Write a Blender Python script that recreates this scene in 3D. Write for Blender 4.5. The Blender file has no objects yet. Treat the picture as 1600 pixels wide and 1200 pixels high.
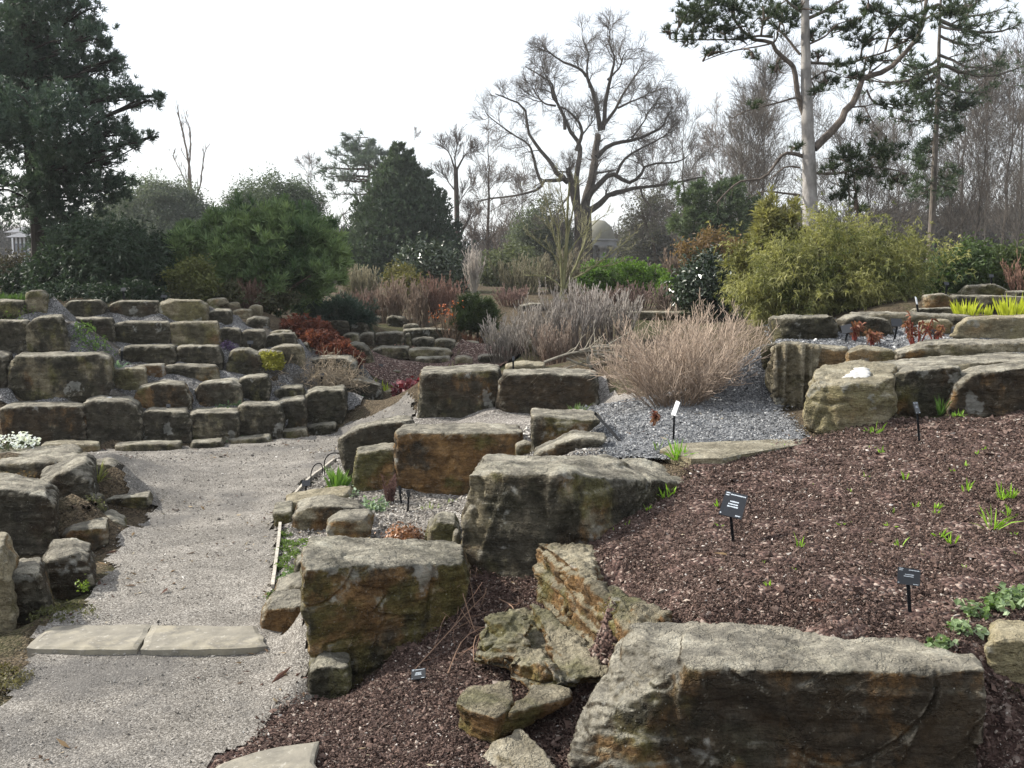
import bpy, bmesh, math, random
import numpy as np
from mathutils import Vector, Matrix
S = bpy.context.scene
C = S.collection
# ------------------------------------------------------------------ camera, sky, sun, exposure
EYE = 1.65
FPX = 1555.6
PITCH = math.atan(160.0 / FPX)
cam = bpy.data.objects.new("camera", bpy.data.cameras.new("camera"))
C.objects.link(cam)
cam.location = (0, 0, EYE)
cam.rotation_euler = (math.pi / 2 - PITCH, 0, 0)
cam.data.sensor_width = 36.0
cam.data.lens = 35.0
cam.data.clip_start = 0.05
cam.data.clip_end = 3000
S.camera = cam
S.render.resolution_x, S.render.resolution_y = 1024, 768
SUN_AZ = math.radians(-74)     # measured from +Y (straight ahead), negative = left
SUN_EL = math.radians(38)
w = bpy.data.worlds.new("World")
S.world = w
w.use_nodes = True
nt = w.node_tree
nt.nodes.clear()
sky = nt.nodes.new("ShaderNodeTexSky")
sky.sky_type = 'NISHITA'
sky.sun_disc = False
sky.sun_elevation = SUN_EL
sky.sun_rotation = SUN_AZ
sky.air_density = 1.0
sky.dust_density = 3.0
bg = nt.nodes.new("ShaderNodeBackground")
bg.inputs[1].default_value = 0.05
veil = nt.nodes.new("ShaderNodeBackground")      # thin bright cloud over the whole sky
veil.inputs[0].default_value = (0.96, 0.98, 1.0, 1)
veil.inputs[1].default_value = 0.58
add = nt.nodes.new("ShaderNodeAddShader")
wo = nt.nodes.new("ShaderNodeOutputWorld")
nt.links.new(sky.outputs[0], bg.inputs[0])
nt.links.new(bg.outputs[0], add.inputs[0])
nt.links.new(veil.outputs[0], add.inputs[1])
nt.links.new(add.outputs[0], wo.inputs[0])
sl = bpy.data.lights.new("sun", 'SUN')
sl.energy = 4.6
sl.angle = math.radians(1.2)
sl.color = (1.0, 0.95, 0.86)
so = bpy.data.objects.new("sun", sl)
C.objects.link(so)
sdir = Vector((math.sin(SUN_AZ) * math.cos(SUN_EL), math.cos(SUN_AZ) * math.cos(SUN_EL), math.sin(SUN_EL)))
so.rotation_euler = sdir.to_track_quat('Z', 'Y').to_euler()
so.location = (-20, 20, 30)
S.view_settings.view_transform = 'Standard'
S.view_settings.look = 'None'
S.view_settings.exposure = 0.68
S.view_settings.gamma = 1.0
S.cycles.max_bounces = 5
S.cycles.diffuse_bounces = 3
S.cycles.glossy_bounces = 1
S.cycles.transparent_max_bounces = 4
S.cycles.use_denoising = True
rng = np.random.default_rng(7)
random.seed(7)

# ------------------------------------------------------------------ pixel of the photograph -> place in the garden
cp_, sp_ = math.cos(PITCH), math.sin(PITCH)
def ray(px, py):
    u = (np.asarray(px, float) - 800) / FPX
    v = -(np.asarray(py, float) - 600) / FPX
    x = u
    y = cp_ + v * sp_
    z = -sp_ + v * cp_
    return x, y, z
def P(px, py, d):
    x, y, z = ray(px, py)
    return np.stack(np.broadcast_arrays(x / y * d, d + 0 * x, EYE + z / y * d), -1)
def Pz(px, py, z0):
    x, y, z = ray(px, py)
    t = (z0 - EYE) / z
    return np.stack(np.broadcast_arrays(x * t, y * t, z0 + 0 * t), -1)
def mpp(d):                      # metres per photograph pixel at distance d
    return d / FPX

# ------------------------------------------------------------------ noise
_perm = rng.permutation(256)
_perm = np.concatenate([_perm, _perm, _perm])
_g = rng.normal(size=(256, 3))
_g /= np.linalg.norm(_g, axis=1)[:, None]
def perlin(p):
    p = np.asarray(p, float)
    i = np.floor(p).astype(np.int64)
    f = p - i
    u = f * f * f * (f * (f * 6 - 15) + 10)
    i &= 255
    r = 0
    for dx in (0, 1):
        for dy in (0, 1):
            for dz in (0, 1):
                h = _perm[_perm[_perm[i[..., 0] + dx] + i[..., 1] + dy] + i[..., 2] + dz]
                g = _g[h]
                o = f - np.array((dx, dy, dz))
                wgt = (u[..., 0] if dx else 1 - u[..., 0]) * (u[..., 1] if dy else 1 - u[..., 1]) * (u[..., 2] if dz else 1 - u[..., 2])
                r = r + wgt * (g * o).sum(-1)
    return r * 1.5
def fbm(p, o=3):
    r, a = 0, 1.0
    for k in range(o):
        r = r + a * perlin(p * 2 ** k + 17.3 * k)
        a *= 0.5
    return r

# ------------------------------------------------------------------ mesh gathering
class MB:
    def __init__(s):
        s.v, s.f3, s.f4, s.c, s.n = [], [], [], [], 0
    def add(s, v, f3=None, f4=None, col=(1, 1, 1)):
        v = np.asarray(v, float).reshape(-1, 3)
        c = np.broadcast_to(np.asarray(col, float), v.shape)
        s.v.append(v)
        s.c.append(c)
        if f3 is not None and len(f3): s.f3.append(np.asarray(f3, np.int64).reshape(-1, 3) + s.n)
        if f4 is not None and len(f4): s.f4.append(np.asarray(f4, np.int64).reshape(-1, 4) + s.n)
        s.n += len(v)
    def mesh(s, name, origin=(0, 0, 0), smooth=False):
        me = bpy.data.meshes.new(name)
        v = np.concatenate(s.v) - np.asarray(origin, float)
        f3 = np.concatenate(s.f3) if s.f3 else np.zeros((0, 3), np.int64)
        f4 = np.concatenate(s.f4) if s.f4 else np.zeros((0, 4), np.int64)
        me.vertices.add(len(v))
        me.vertices.foreach_set("co", v.astype(np.float32).ravel())
        loops = np.concatenate([f3.ravel(), f4.ravel()])
        me.loops.add(len(loops))
        me.loops.foreach_set("vertex_index", loops.astype(np.int32))
        npoly = len(f3) + len(f4)
        me.polygons.add(npoly)
        st = np.concatenate([np.arange(len(f3)) * 3, len(f3) * 3 + np.arange(len(f4)) * 4])
        me.polygons.foreach_set("loop_start", st.astype(np.int32))
        me.polygons.foreach_set("use_smooth", np.full(npoly, smooth))
        ca = me.color_attributes.new("Col", 'FLOAT_COLOR', 'POINT')
        cc = np.concatenate([np.concatenate(s.c), np.ones((len(v), 1))], 1)
        ca.data.foreach_set("color", cc.astype(np.float32).ravel())
        me.update(calc_edges=True)
        return me
    def obj(s, name, mat, parent=None, origin=(0, 0, 0), smooth=False):
        if not s.v: return None
        o = bpy.data.objects.new(name, s.mesh(name, origin, smooth))
        o.data.materials.append(mat)
        C.objects.link(o)
        if parent is not None: o.parent = parent
        else: o.location = origin
        return o
def tag(o, label, cat, group=None, kind=None):
    o['label'] = label
    o['category'] = cat
    if group: o['group'] = group
    if kind: o['kind'] = kind
    return o
def thing(name, label, cat, loc, group=None):
    o = bpy.data.objects.new(name, None)
    o.empty_display_size = 0.1
    C.objects.link(o)
    o.location = loc
    return tag(o, label, cat, group)
def copy_tree(o, label, loc, rz=0.0, sc=1.0):
    c = o.copy()
    C.objects.link(c)
    c['label'] = label
    c.location = loc
    c.rotation_euler = (0, 0, rz)
    c.scale = (sc, sc, sc)
    for ch in list(o.children):
        k = ch.copy()
        C.objects.link(k)
        k.parent = c
        for g in list(ch.children):
            h = g.copy()
            C.objects.link(h)
            h.parent = k
    return c

# ------------------------------------------------------------------ materials
def mat(name):
    m = bpy.data.materials.new(name)
    m.use_nodes = True
    t = m.node_tree
    t.nodes.clear()
    out = t.nodes.new("ShaderNodeOutputMaterial")
    return m, t, out
class NB:
    def __init__(s, t): s.t = t
    def n(s, typ, ins=None, **kw):
        nd = s.t.nodes.new("ShaderNode" + typ)
        for k, v in kw.items(): setattr(nd, k, v)
        for k, v in (ins or {}).items():
            if isinstance(v, bpy.types.NodeSocket): s.t.links.new(v, nd.inputs[k])
            else: nd.inputs[k].default_value = v
        return nd
    def math(s, op, a, b=0.0, c=None, clamp=False):
        nd = s.n("Math", {0: a, 1: b}, operation=op, use_clamp=clamp)
        if c is not None: nd.inputs[2].default_value = c
        return nd.outputs[0]
    def noise(s, vec, scale, detail=3.0, rough=0.55):
        return s.n("TexNoise", {'Vector': vec, 'Scale': scale, 'Detail': detail, 'Roughness': rough}).outputs[0]
    def ramp(s, fac, stops):
        nd = s.n("ValToRGB", {0: fac})
        e = nd.color_ramp.elements
        while len(e) < len(stops): e.new(0.5)
        for k, (p, c) in enumerate(stops):
            e[k].position = p
            e[k].color = (*c, 1) if len(c) == 3 else c
        return nd.outputs[0]
    def step(s, x, a, b):
        return s.n("MapRange", {0: x, 1: a, 2: b}, interpolation_type='SMOOTHSTEP').outputs[0]
    def mix(s, f, a, b, mode='MIX'):
        nd = s.n("Mix", None, data_type='RGBA', blend_type=mode)
        for k, v in ((0, f), (6, a), (7, b)):
            if isinstance(v, bpy.types.NodeSocket): s.t.links.new(v, nd.inputs[k])
            elif k: nd.inputs[k].default_value = (*v, 1)
            else: nd.inputs[k].default_value = v
        return nd.outputs[2]
    def attr(s, name):
        return s.n("Attribute", None, attribute_name=name, attribute_type='OBJECT').outputs['Fac']

def make_rock_mat():
    m, t, out = mat("weathered_sandstone")
    b = NB(t)
    tc = b.n("TexCoord").outputs['Object']
    rnd = b.n("ObjectInfo").outputs['Random']
    off = b.n("VectorMath", {0: tc, 1: b.n("CombineXYZ", {0: b.math('MULTIPLY', rnd, 37.0), 1: b.math('MULTIPLY', rnd, 91.0), 2: b.math('MULTIPLY', rnd, 53.0)}).outputs[0]}, operation='ADD').outputs[0]
    nrm = b.n("NewGeometry").outputs['Normal']
    nz = b.n("SeparateXYZ", {0: nrm}).outputs[2]
    bed = b.n("VectorMath", {0: off, 1: (1, 1, 3.5)}, operation='MULTIPLY').outputs[0]
    strk = b.n("VectorMath", {0: off, 1: (1, 1, 0.65)}, operation='MULTIPLY').outputs[0]
    n1 = b.noise(bed, 2.6, 7, 0.62)
    col = b.ramp(n1, [(0.33, (0.07, 0.061, 0.042)), (0.45, (0.165, 0.14, 0.09)), (0.55, (0.27, 0.235, 0.155)), (0.68, (0.42, 0.375, 0.27))])
    n1b = b.noise(off, 14, 6, 0.6)
    col = b.mix(0.35, col, b.ramp(n1b, [(0.3, (0.035, 0.03, 0.022)), (0.5, (0.15, 0.13, 0.088)), (0.66, (0.40, 0.36, 0.265))]))
    # rust
    rust = b.attr("rust")
    n2 = b.noise(off, 2.1, 6, 0.6)
    rm = b.step(b.math('ADD', n2, b.math('MULTIPLY', rust, 0.42)), 0.585, 0.68)
    side = b.step(nz, 0.75, 0.25)
    rm = b.math('MULTIPLY', rm, side)
    n2b = b.noise(off, 9, 5, 0.6)
    rc = b.ramp(n2b, [(0.3, (0.062, 0.034, 0.017)), (0.5, (0.17, 0.092, 0.036)), (0.70, (0.34, 0.195, 0.075))])
    col = b.mix(b.math('MULTIPLY', rm, 0.85), col, rc)
    # green algae
    moss = b.attr("moss")
    n3 = b.noise(off, 3.3, 5, 0.6)
    mm = b.step(b.math('ADD', n3, b.math('MULTIPLY', moss, 0.4)), 0.63, 0.76)
    mc = b.ramp(n1b, [(0.35, (0.04, 0.041, 0.012)), (0.6, (0.125, 0.12, 0.04)), (0.75, (0.19, 0.18, 0.065))])
    col = b.mix(b.math('MULTIPLY', mm, 0.75), col, mc)
    # black algae streaks on the sides, also deepening their shade in the colour
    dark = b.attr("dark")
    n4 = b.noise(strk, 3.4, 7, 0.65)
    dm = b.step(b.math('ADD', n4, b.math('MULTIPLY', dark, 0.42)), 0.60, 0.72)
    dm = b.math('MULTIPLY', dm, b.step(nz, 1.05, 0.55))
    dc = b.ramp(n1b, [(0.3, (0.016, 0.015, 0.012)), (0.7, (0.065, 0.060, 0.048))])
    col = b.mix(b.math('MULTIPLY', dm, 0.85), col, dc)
    # lichen grey crust on the flat tops
    tp = b.step(b.math('ADD', nz, b.math('MULTIPLY', b.math('SUBTRACT', n1b, 0.5), 0.7)), 0.45, 0.85)
    n5 = b.noise(off, 6, 7, 0.65)
    tcg = b.ramp(n5, [(0.32, (0.08, 0.076, 0.066)), (0.45, (0.185, 0.175, 0.15)), (0.55, (0.31, 0.29, 0.24)), (0.68, (0.47, 0.45, 0.38))])
    col = b.mix(b.math('MULTIPLY', tp, b.math('MULTIPLY', b.attr('crust'), 0.82)), col, tcg)
    pt = b.n("NewGeometry").outputs['Pointiness']
    ed = b.math('MULTIPLY', b.step(b.math('ADD', pt, b.math('MULTIPLY', b.math('SUBTRACT', n1b, 0.5), 0.10)), 0.52, 0.57), b.math('MULTIPLY', b.attr('crust'), 0.5))
    col = b.mix(ed, col, b.ramp(n5, [(0.35, (0.20, 0.18, 0.14)), (0.65, (0.44, 0.40, 0.31))]))
    pale = b.attr("pale")
    col = b.mix(b.math('MULTIPLY', pale, 0.6), col, (0.40, 0.34, 0.21))
    # lichen spots and patches
    vo = b.n("TexVoronoi", {'Vector': off, 'Scale': 85.0, 'Randomness': 1.0})
    sel = b.n("SeparateColor", {0: vo.outputs['Color']}).outputs[0]
    sp = b.math('MULTIPLY', b.step(b.math('ADD', vo.outputs['Distance'], b.math('MULTIPLY', b.noise(off, 60, 3), 0.25)), 0.42, 0.2), b.math('GREATER_THAN', b.math('ADD', sel, b.math('MULTIPLY', b.noise(off, 3.0, 5), 0.9)), 1.40))
    col = b.mix(b.math('MULTIPLY', sp, 0.5), col, (0.46, 0.45, 0.39))
    gr = b.n("MapRange", {0: b.noise(off, 110, 5, 0.7), 1: 0.3, 2: 0.7, 3: 0.62, 4: 1.38}).outputs[0]
    col = b.mix(1.0, col, b.n("CombineColor", {0: gr, 1: gr, 2: gr}).outputs[0], 'MULTIPLY')
    pn = b.noise(off, 4.5, 3, 0.5)
    pm = b.math('MULTIPLY', b.step(b.math('ADD', pn, b.math('MULTIPLY', b.noise(off, 28, 3), 0.25)), 0.765, 0.83), b.step(nz, 0.95, 0.4))
    col = b.mix(b.math('MULTIPLY', pm, 0.6), col, b.ramp(n1b, [(0.35, (0.25, 0.25, 0.225)), (0.65, (0.42, 0.42, 0.385))]))
    bs = b.n("BsdfPrincipled", {'Base Color': col, 'Roughness': 0.92})
    bs.inputs['Specular IOR Level'].default_value = 0.15
    hb = b.math('ADD', b.math('MULTIPLY', b.noise(off, 22, 9, 0.68), 1.0), b.math('MULTIPLY', b.noise(bed, 9, 6, 0.6), 1.2))
    c1 = b.math('ABSOLUTE', b.math('SUBTRACT', b.noise(off, 2.6, 7, 0.62), 0.5))
    c2 = b.math('ABSOLUTE', b.math('SUBTRACT', b.noise(bed, 5.0, 6, 0.6), 0.47))
    crack = b.math('ADD', b.math('MULTIPLY', b.step(c1, 0.0, 0.018), 0.5), b.math('MULTIPLY', b.step(c2, 0.0, 0.022), 0.35))
    hb = b.math('ADD', hb, b.math('MULTIPLY', crack, 0.7))
    hb = b.math('ADD', hb, b.math('MULTIPLY', b.noise(off, 90, 5, 0.7), 0.22))
    bp = b.n("Bump", {'Strength': 0.9, 'Distance': 0.04, 'Height': hb})
    t.links.new(bp.outputs[0], bs.inputs['Normal'])
    t.links.new(bs.outputs[0], out.inputs[0])
    return m
def make_ground_mat(name, scale, cols, bump=0.006, patch=None, fine=0.5, big=(0.75, 1.2)):
    """loose stone or litter: one colour per grain, uneven in broad patches"""
    m, t, out = mat(name)
    b = NB(t)
    pos = b.n("NewGeometry").outputs['Position']
    wob = b.n("VectorMath", {0: pos, 1: b.n("VectorMath", {0: b.n("TexNoise", {'Vector': pos, 'Scale': scale * 0.7, 'Detail': 2.0}).outputs['Color'], 1: (0.6 / scale,) * 3}, operation='MULTIPLY').outputs[0]}, operation='ADD').outputs[0]
    vo = b.n("TexVoronoi", {'Vector': wob, 'Scale': scale, 'Randomness': 1.0})
    g = b.n("SeparateColor", {0: vo.outputs['Color']}).outputs[0]
    col = b.ramp(g, cols)
    nb = b.noise(pos, 1.3, 6, 0.6)
    k = b.n("MapRange", {0: nb, 1: 0.3, 2: 0.7, 3: big[0], 4: big[1]}).outputs[0]
    k = b.math('MULTIPLY', k, b.n("MapRange", {0: b.noise(pos, 5.5, 6, 0.7), 1: 0.3, 2: 0.7, 3: 0.8, 4: 1.2}).outputs[0])
    col = b.mix(1.0, col, b.n("CombineColor", {0: k, 1: k, 2: k}).outputs[0], 'MULTIPLY')
    if patch:
        col = b.mix(b.math('MULTIPLY', b.step(b.noise(pos, patch[1], 6, 0.65), patch[2], patch[2] + 0.12), patch[3]), col, patch[0])
    bs = b.n("BsdfPrincipled", {'Base Color': col, 'Roughness': 0.95})
    bs.inputs['Specular IOR Level'].default_value = 0.1
    h = b.math('ADD', b.math('MULTIPLY', vo.outputs['Distance'], -1.0), b.math('MULTIPLY', b.noise(pos, scale * 0.35, 5, 0.6), fine * 2))
    bp = b.n("Bump", {'Strength': 0.9, 'Distance': bump, 'Height': h})
    t.links.new(bp.outputs[0], bs.inputs['Normal'])
    t.links.new(bs.outputs[0], out.inputs[0])
    return m
def make_leaf_mat(name, rough=0.6, trans=0.3, spec=0.3):
    m, t, out = mat(name)
    b = NB(t)
    ca = b.n("Attribute", None, attribute_name="Col", attribute_type='GEOMETRY').outputs['Color']
    bs = b.n("BsdfPrincipled", {'Base Color': ca, 'Roughness': rough})
    bs.inputs['Specular IOR Level'].default_value = spec
    tr = b.n("BsdfTranslucent", {'Color': b.mix(1.0, ca, (1.15, 1.2, 0.7), 'MULTIPLY')})
    mx = b.n("MixShader", {0: trans, 1: bs.outputs[0], 2: tr.outputs[0]})
    t.links.new(mx.outputs[0], out.inputs[0])
    return m
def make_bark_mat(name, scale=14.0, contrast=0.5, bump=0.02, zs=0.3):
    m, t, out = mat(name)
    b = NB(t)
    ca = b.n("Attribute", None, attribute_name="Col", attribute_type='GEOMETRY').outputs['Color']
    pos = b.n("VectorMath", {0: b.n("TexCoord").outputs['Object'], 1: (1, 1, zs)}, operation='MULTIPLY').outputs[0]
    n = b.noise(pos, scale, 6, 0.65)
    k = b.n("MapRange", {0: n, 1: 0.3, 2: 0.7, 3: 1 - contrast, 4: 1 + contrast}).outputs[0]
    col = b.mix(1.0, ca, b.n("CombineColor", {0: k, 1: k, 2: k}).outputs[0], 'MULTIPLY')
    bs = b.n("BsdfPrincipled", {'Base Color': col, 'Roughness': 0.9})
    bs.inputs['Specular IOR Level'].default_value = 0.15
    bp = b.n("Bump", {'Strength': 0.8, 'Distance': bump, 'Height': n})
    t.links.new(bp.outputs[0], bs.inputs['Normal'])
    t.links.new(bs.outputs[0], out.inputs[0])
    return m
def make_plain(name, col, rough=0.6, spec=0.4, var=0.15, vs=20.0):
    m, t, out = mat(name)
    b = NB(t)
    n = b.noise(b.n("TexCoord").outputs['Object'], vs, 4)
    k = b.n("MapRange", {0: n, 1: 0.3, 2: 0.7, 3: 1 - var, 4: 1 + var}).outputs[0]
    c = b.mix(1.0, col, b.n("CombineColor", {0: k, 1: k, 2: k}).outputs[0], 'MULTIPLY')
    bs = b.n("BsdfPrincipled", {'Base Color': c, 'Roughness': rough})
    bs.inputs['Specular IOR Level'].default_value = spec
    t.links.new(bs.outputs[0], out.inputs[0])
    return m
M_ROCK = make_rock_mat()
M_PATH = make_ground_mat("path_gravel", 170, [(0.0, (0.095, 0.087, 0.077)), (0.35, (0.155, 0.143, 0.127)), (0.65, (0.215, 0.20, 0.178)), (1.0, (0.36, 0.34, 0.31))], 0.003, ((0.10, 0.096, 0.092), 0.9, 0.50, 0.65), big=(0.7, 1.2))
M_GREY = make_ground_mat("grey_gravel", 105, [(0.0, (0.07, 0.073, 0.079)), (0.4, (0.155, 0.16, 0.17)), (0.75, (0.26, 0.265, 0.275)), (1.0, (0.44, 0.44, 0.44))], 0.012)
M_WALLG = make_ground_mat("shaded_gravel", 95, [(0.0, (0.05, 0.049, 0.048)), (0.4, (0.115, 0.113, 0.112)), (0.75, (0.19, 0.188, 0.187)), (1.0, (0.33, 0.325, 0.32))], 0.012, ((0.05, 0.042, 0.03), 1.6, 0.5, 0.8))  # darker gravel with soil: shade of the wall ledges put into its colour
M_WARM = make_ground_mat("mixed_gravel", 80, [(0.0, (0.08, 0.075, 0.07)), (0.4, (0.17, 0.155, 0.14)), (0.75, (0.27, 0.25, 0.225)), (1.0, (0.44, 0.42, 0.39))], 0.012)
M_MULCH = make_ground_mat("bark_mulch_bed", 60, [(0.0, (0.028, 0.018, 0.016)), (0.4, (0.08, 0.05, 0.043)), (0.8, (0.15, 0.10, 0.085)), (1.0, (0.34, 0.28, 0.24))], 0.018)
M_SOIL = make_ground_mat("garden_soil", 85, [(0.0, (0.03, 0.024, 0.016)), (0.5, (0.075, 0.058, 0.038)), (1.0, (0.14, 0.11, 0.075))], 0.012, ((0.05, 0.062, 0.024), 0.7, 0.52, 0.6))
M_CHIP = make_leaf_mat("loose_chip", 0.85, 0.0, 0.15)
M_LEAF = make_leaf_mat("foliage", 0.55, 0.38, 0.3)
M_GLOSS = make_leaf_mat("glossy_foliage", 0.28, 0.12, 0.6)
M_NEEDLE = make_leaf_mat("needles", 0.55, 0.25, 0.35)
M_BARK = make_bark_mat("bark")
M_TWIG = make_leaf_mat("twig", 0.85, 0.0, 0.1)
M_BLACK = make_plain("black_label_plastic", (0.012, 0.014, 0.018), 0.35, 0.5)
M_STAKE = make_plain("black_stake", (0.01, 0.011, 0.013), 0.85, 0.12)
M_INK = make_plain("pale_lettering", (0.62, 0.68, 0.74), 0.6, 0.2)
M_SLAB = None
# ------------------------------------------------------------------ rocks: each boulder one object
ROCKS = []
def R(label, outline, d, t, r=.3, m=.3, k=.3, p=0.0, ch=.065, ret=1, base=1, g=None, extra=None, rough=1.0, strat=0, vox=None, sk=0.0, n="sandstone_boulder", cat="boulder", mt=None, crust=1.0):
    """outline of the front face as seen in the photograph, its distance d (or left/right distances), thickness t"""
    ROCKS.append(dict(label=label, outline=outline, d=d, t=t, r=r, m=m, k=k, p=p, ch=ch, ret=ret, base=base, g=g, extra=extra, rough=rough, strat=strat, vox=vox, sk=sk, n=n, cat=cat, mt=mt, crust=crust))
LW1 = "bottom course of the left rock wall"
LW2 = "upper courses of the left rock wall"
BM = "boulders of the far rock terraces"
FP = "boulders beside the path"
TR = "boulders of the right-hand terrace"
# --- close foreground
R("huge flat-topped boulder with rust-brown front, cut by the bottom edge below the bark bed",
  "1058,1042 1150,1040 1250,1046 1400,1050 1500,1056 1545,1056 1540,1150 1515,1180 1505,1330 1040,1330 1020,1140", (3.03, 2.90), .42, r=.95, m=.15, k=.45, ch=.05, ret=0,
  extra=["1058,1045,3.06 1075,1047,3.1 985,975,3.42 1000,1000,3.3 1080,957,3.52 1180,982,3.4 905,1105,3.2 888,1170,3.06 915,1330,2.9 1060,1330,2.95 1010,1035,3.2 1120,1100,3.3",
         "1062,1046,3.06 1540,1056,2.94 1085,957,3.52 1300,1006,3.24 1480,1030,3.07 1530,1044,2.98 1100,1200,3.1 1500,1180,2.98 1300,1150,3.2"])
R("craggy rust-streaked outcrop stepping down by the bark pocket",
  "", 4, 1, r=1.15, m=.3, k=.0, crust=.25, ret=0, base=0, rough=2.3,
  extra=["842,842,4.53 922,850,4.44 912,900,3.98 930,925,3.85 836,935,4.5 880,985,4.1 940,1000,3.83 960,900,4.25",
         "912,900,3.98 1000,945,3.62 1050,960,3.52 985,985,3.5 885,985,4.05 925,1045,3.72 975,1060,3.55 1005,1058,3.5 1030,960,3.75"])
R("low ribbed ledge with mossy hollows lying at the foot of the rusty outcrop", "", 4, 1, r=.85, m=.5, k=.0, crust=.3, ret=0, base=0, rough=2.0,
  extra=["742,1000,3.85 765,958,3.95 805,950,4.0 838,980,3.88 815,1030,3.72 760,1042,3.74 735,1030,3.8",
         "828,940,4.15 885,975,3.92 935,1022,3.7 968,1062,3.52 900,1052,3.56 850,1000,3.8 880,1068,3.54 850,1020,3.95",
         "742,1005,3.9 765,970,4.02 830,945,4.24 885,985,3.98 930,1026,3.76 965,1066,3.56 880,1072,3.56 790,1058,3.7 740,1038,3.84 830,1000,3.95",
         "785,1035,3.7 860,1035,3.6 885,1068,3.52 850,1098,3.56 790,1066,3.66 830,1005,3.85"])
R("split low boulder with an orange cleft, in the bark chips below the ribbed ledge", "", 3.5, 1, r=1.0, m=.35, k=.0, crust=.3, ret=0, base=0, rough=1.2,
  extra=["713,1098,3.40 775,1120,3.30 735,1072,3.6 800,1062,3.65 802,1100,3.4 714,1142,3.42 770,1163,3.33 800,1150,3.36",
         "795,1112,3.33 830,1070,3.5 885,1066,3.56 897,1086,3.44 780,1160,3.34 840,1122,3.46 895,1094,3.47 850,1080,3.65"])
R("smooth grey-topped boulder cut off by the bottom edge, below the split boulder", "", 3.2, 1, r=.1, m=.3, k=.1, p=.3, ret=0, base=0,
  extra=["812,1136,3.32 770,1158,3.32 735,1195,3.25 850,1165,3.2 880,1215,3.05 700,1330,3.0 900,1330,2.9 800,1250,3.4"])
R("broad lichen-patched boulder standing at the right edge of the near path",
  "472,884 500,890 560,892 640,888 690,884 722,880 738,910 722,955 660,1015 600,1055 550,1084 505,1088 484,1050 476,960", (3.95, 4.32), .46, r=.65, m=.5, k=.3, ch=.04, rough=1.15)
R("small green mossy stone tucked under the near left corner of the lichen-patched boulder",
  "482,1052 500,1040 545,1045 548,1075 530,1094 490,1098 480,1080", 3.86, .2, r=0, m=1.1, k=.5, ret=0)
R("massive overhanging boulder with flat grey top in the middle of the view",
  "731,738,4.64 753,746,4.58 868,745,4.56 940,748,4.72 1016,751,4.98 1084,752,5.34 1068,766,5.25 1010,802,4.9 925,840,4.62 852,882,4.55 832,905,4.55 800,910,4.52 745,903,4.55 717,880,4.6 716,840,4.62 724,790,4.64",
  4.6, .62, r=.25, m=.42, k=.45, ch=.035, base=0, ret=0, rough=1.2,
  extra=["735,738,4.7 868,745,4.7 852,880,4.7 745,900,4.72 750,722,5.1 846,712,5.35 1000,716,5.3 800,820,5.2"])
R("pale yellow-green boulder at the right edge beside the leafy groundcover",
  "1538,1015 1562,1000 1640,1003 1720,1020 1720,1135 1620,1118 1570,1075 1548,1045", 3.1, .22, r=.1, m=.6, k=0, p=.9, ret=0, base=0)
# --- middle of the view
R("rust-orange block with a central crack facing the grey gravel bed",
  "617,676 640,674 662,679 704,682 712,684 760,678 815,677 811,715 804,760 800,795 726,780 665,779 622,770 613,724", 7.2, .58, r=.95, m=.2, k=.2, ch=.06)
R("small upright block left of the cracked rust-orange block", "557,708 600,701 618,703 617,766 580,772 547,771 556,735", 7.28, .35, r=.25, m=.4, k=.15, ret=0)
R("dark leaning slab behind the small upright block, by the path edge", "526,690 560,670 600,662 646,656 650,680 618,742 600,760 558,768 545,745 530,715", 7.75, .32, r=.35, m=.2, k=.95, ret=0)
R("grey cracked boulder at the left edge of the blue-grey gravel terrace", "829,650 870,656 900,654 942,656 915,674 885,704 850,716 832,708", 6.6, .5, r=.2, m=.35, k=.35, ret=0)
R("low dark wedge of rock between the grey cracked boulder and the overhanging boulder", "832,712 850,702 900,684 950,688 930,706 880,716 850,722", 5.9, .35, r=.1, m=.1, k=.5, ret=0, base=0)
R("small knob of rock beside the right end of the cracked rust-orange block", "806,698 820,693 832,697 832,718 806,718", 6.7, .2, r=.2, m=.4, ret=0)
R("big squared boulder with a sloping left corner, beyond the rust-orange block", "659,582 690,587 740,580 779,577 782,600 774,638 770,655 719,658 655,656 651,650 656,610", 10.2, .8, r=.25, m=.45, k=.55, ch=.05)
R("dark boulder with a diagonal rusty seam, right of the big squared boulder", "788,584 850,583 932,586 938,630 930,650 860,655 785,648 774,640 779,600", 10.0, .7, r=.55, m=.15, k=.95, ch=.05)
R("layered buff stone end at the path edge, with green sides", "426,802 455,799 460,818 431,826", 6.35, .35, r=.2, m=.8, k=.1, ret=0, g=None)
R("thin pale layered slab lying behind the humped path-edge boulder", "445,786 480,780 544,772 548,780 505,790 450,800", 6.75, .35, r=.15, m=.3, k=0, p=.6, ret=0, base=0)
R("humped grey boulder with brown face near the thin path edging", "454,832 457,812 466,800 490,790 520,789 560,796 574,808 560,813 510,816 485,834", 6.25, .34, r=.55, m=.1, k=.45, ret=0)
R("squat two-tiered stone between the fern and the sedum", "511,822 525,813 575,811 583,823 578,840 545,852 512,856", 5.9, .3, r=.25, m=.35, k=.3, ret=0)
R("rounded greenish boulder left of the overhanging boulder", "665,852 668,830 685,815 712,818 720,840 716,862 690,864", 5.35, .3, r=.15, m=.7, k=.2, ret=0)
R("little knob squeezed against the foot of the overhanging boulder", "706,862 708,838 716,834 722,862", 5.1, .15, r=.3, m=.4, ret=0)
R("thin green upright stone behind the left end of the lichen-patched boulder", "456,910 460,882 478,872 494,905 480,918", 5.1, .2, r=.2, m=.8, ret=0)
R("grey wedge-topped boulder sloping to the path beside the lichen-patched boulder", "417,954 430,930 472,911 488,930 478,958", 4.85, .3, r=.2, m=.1, k=.5, ret=0)
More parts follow.
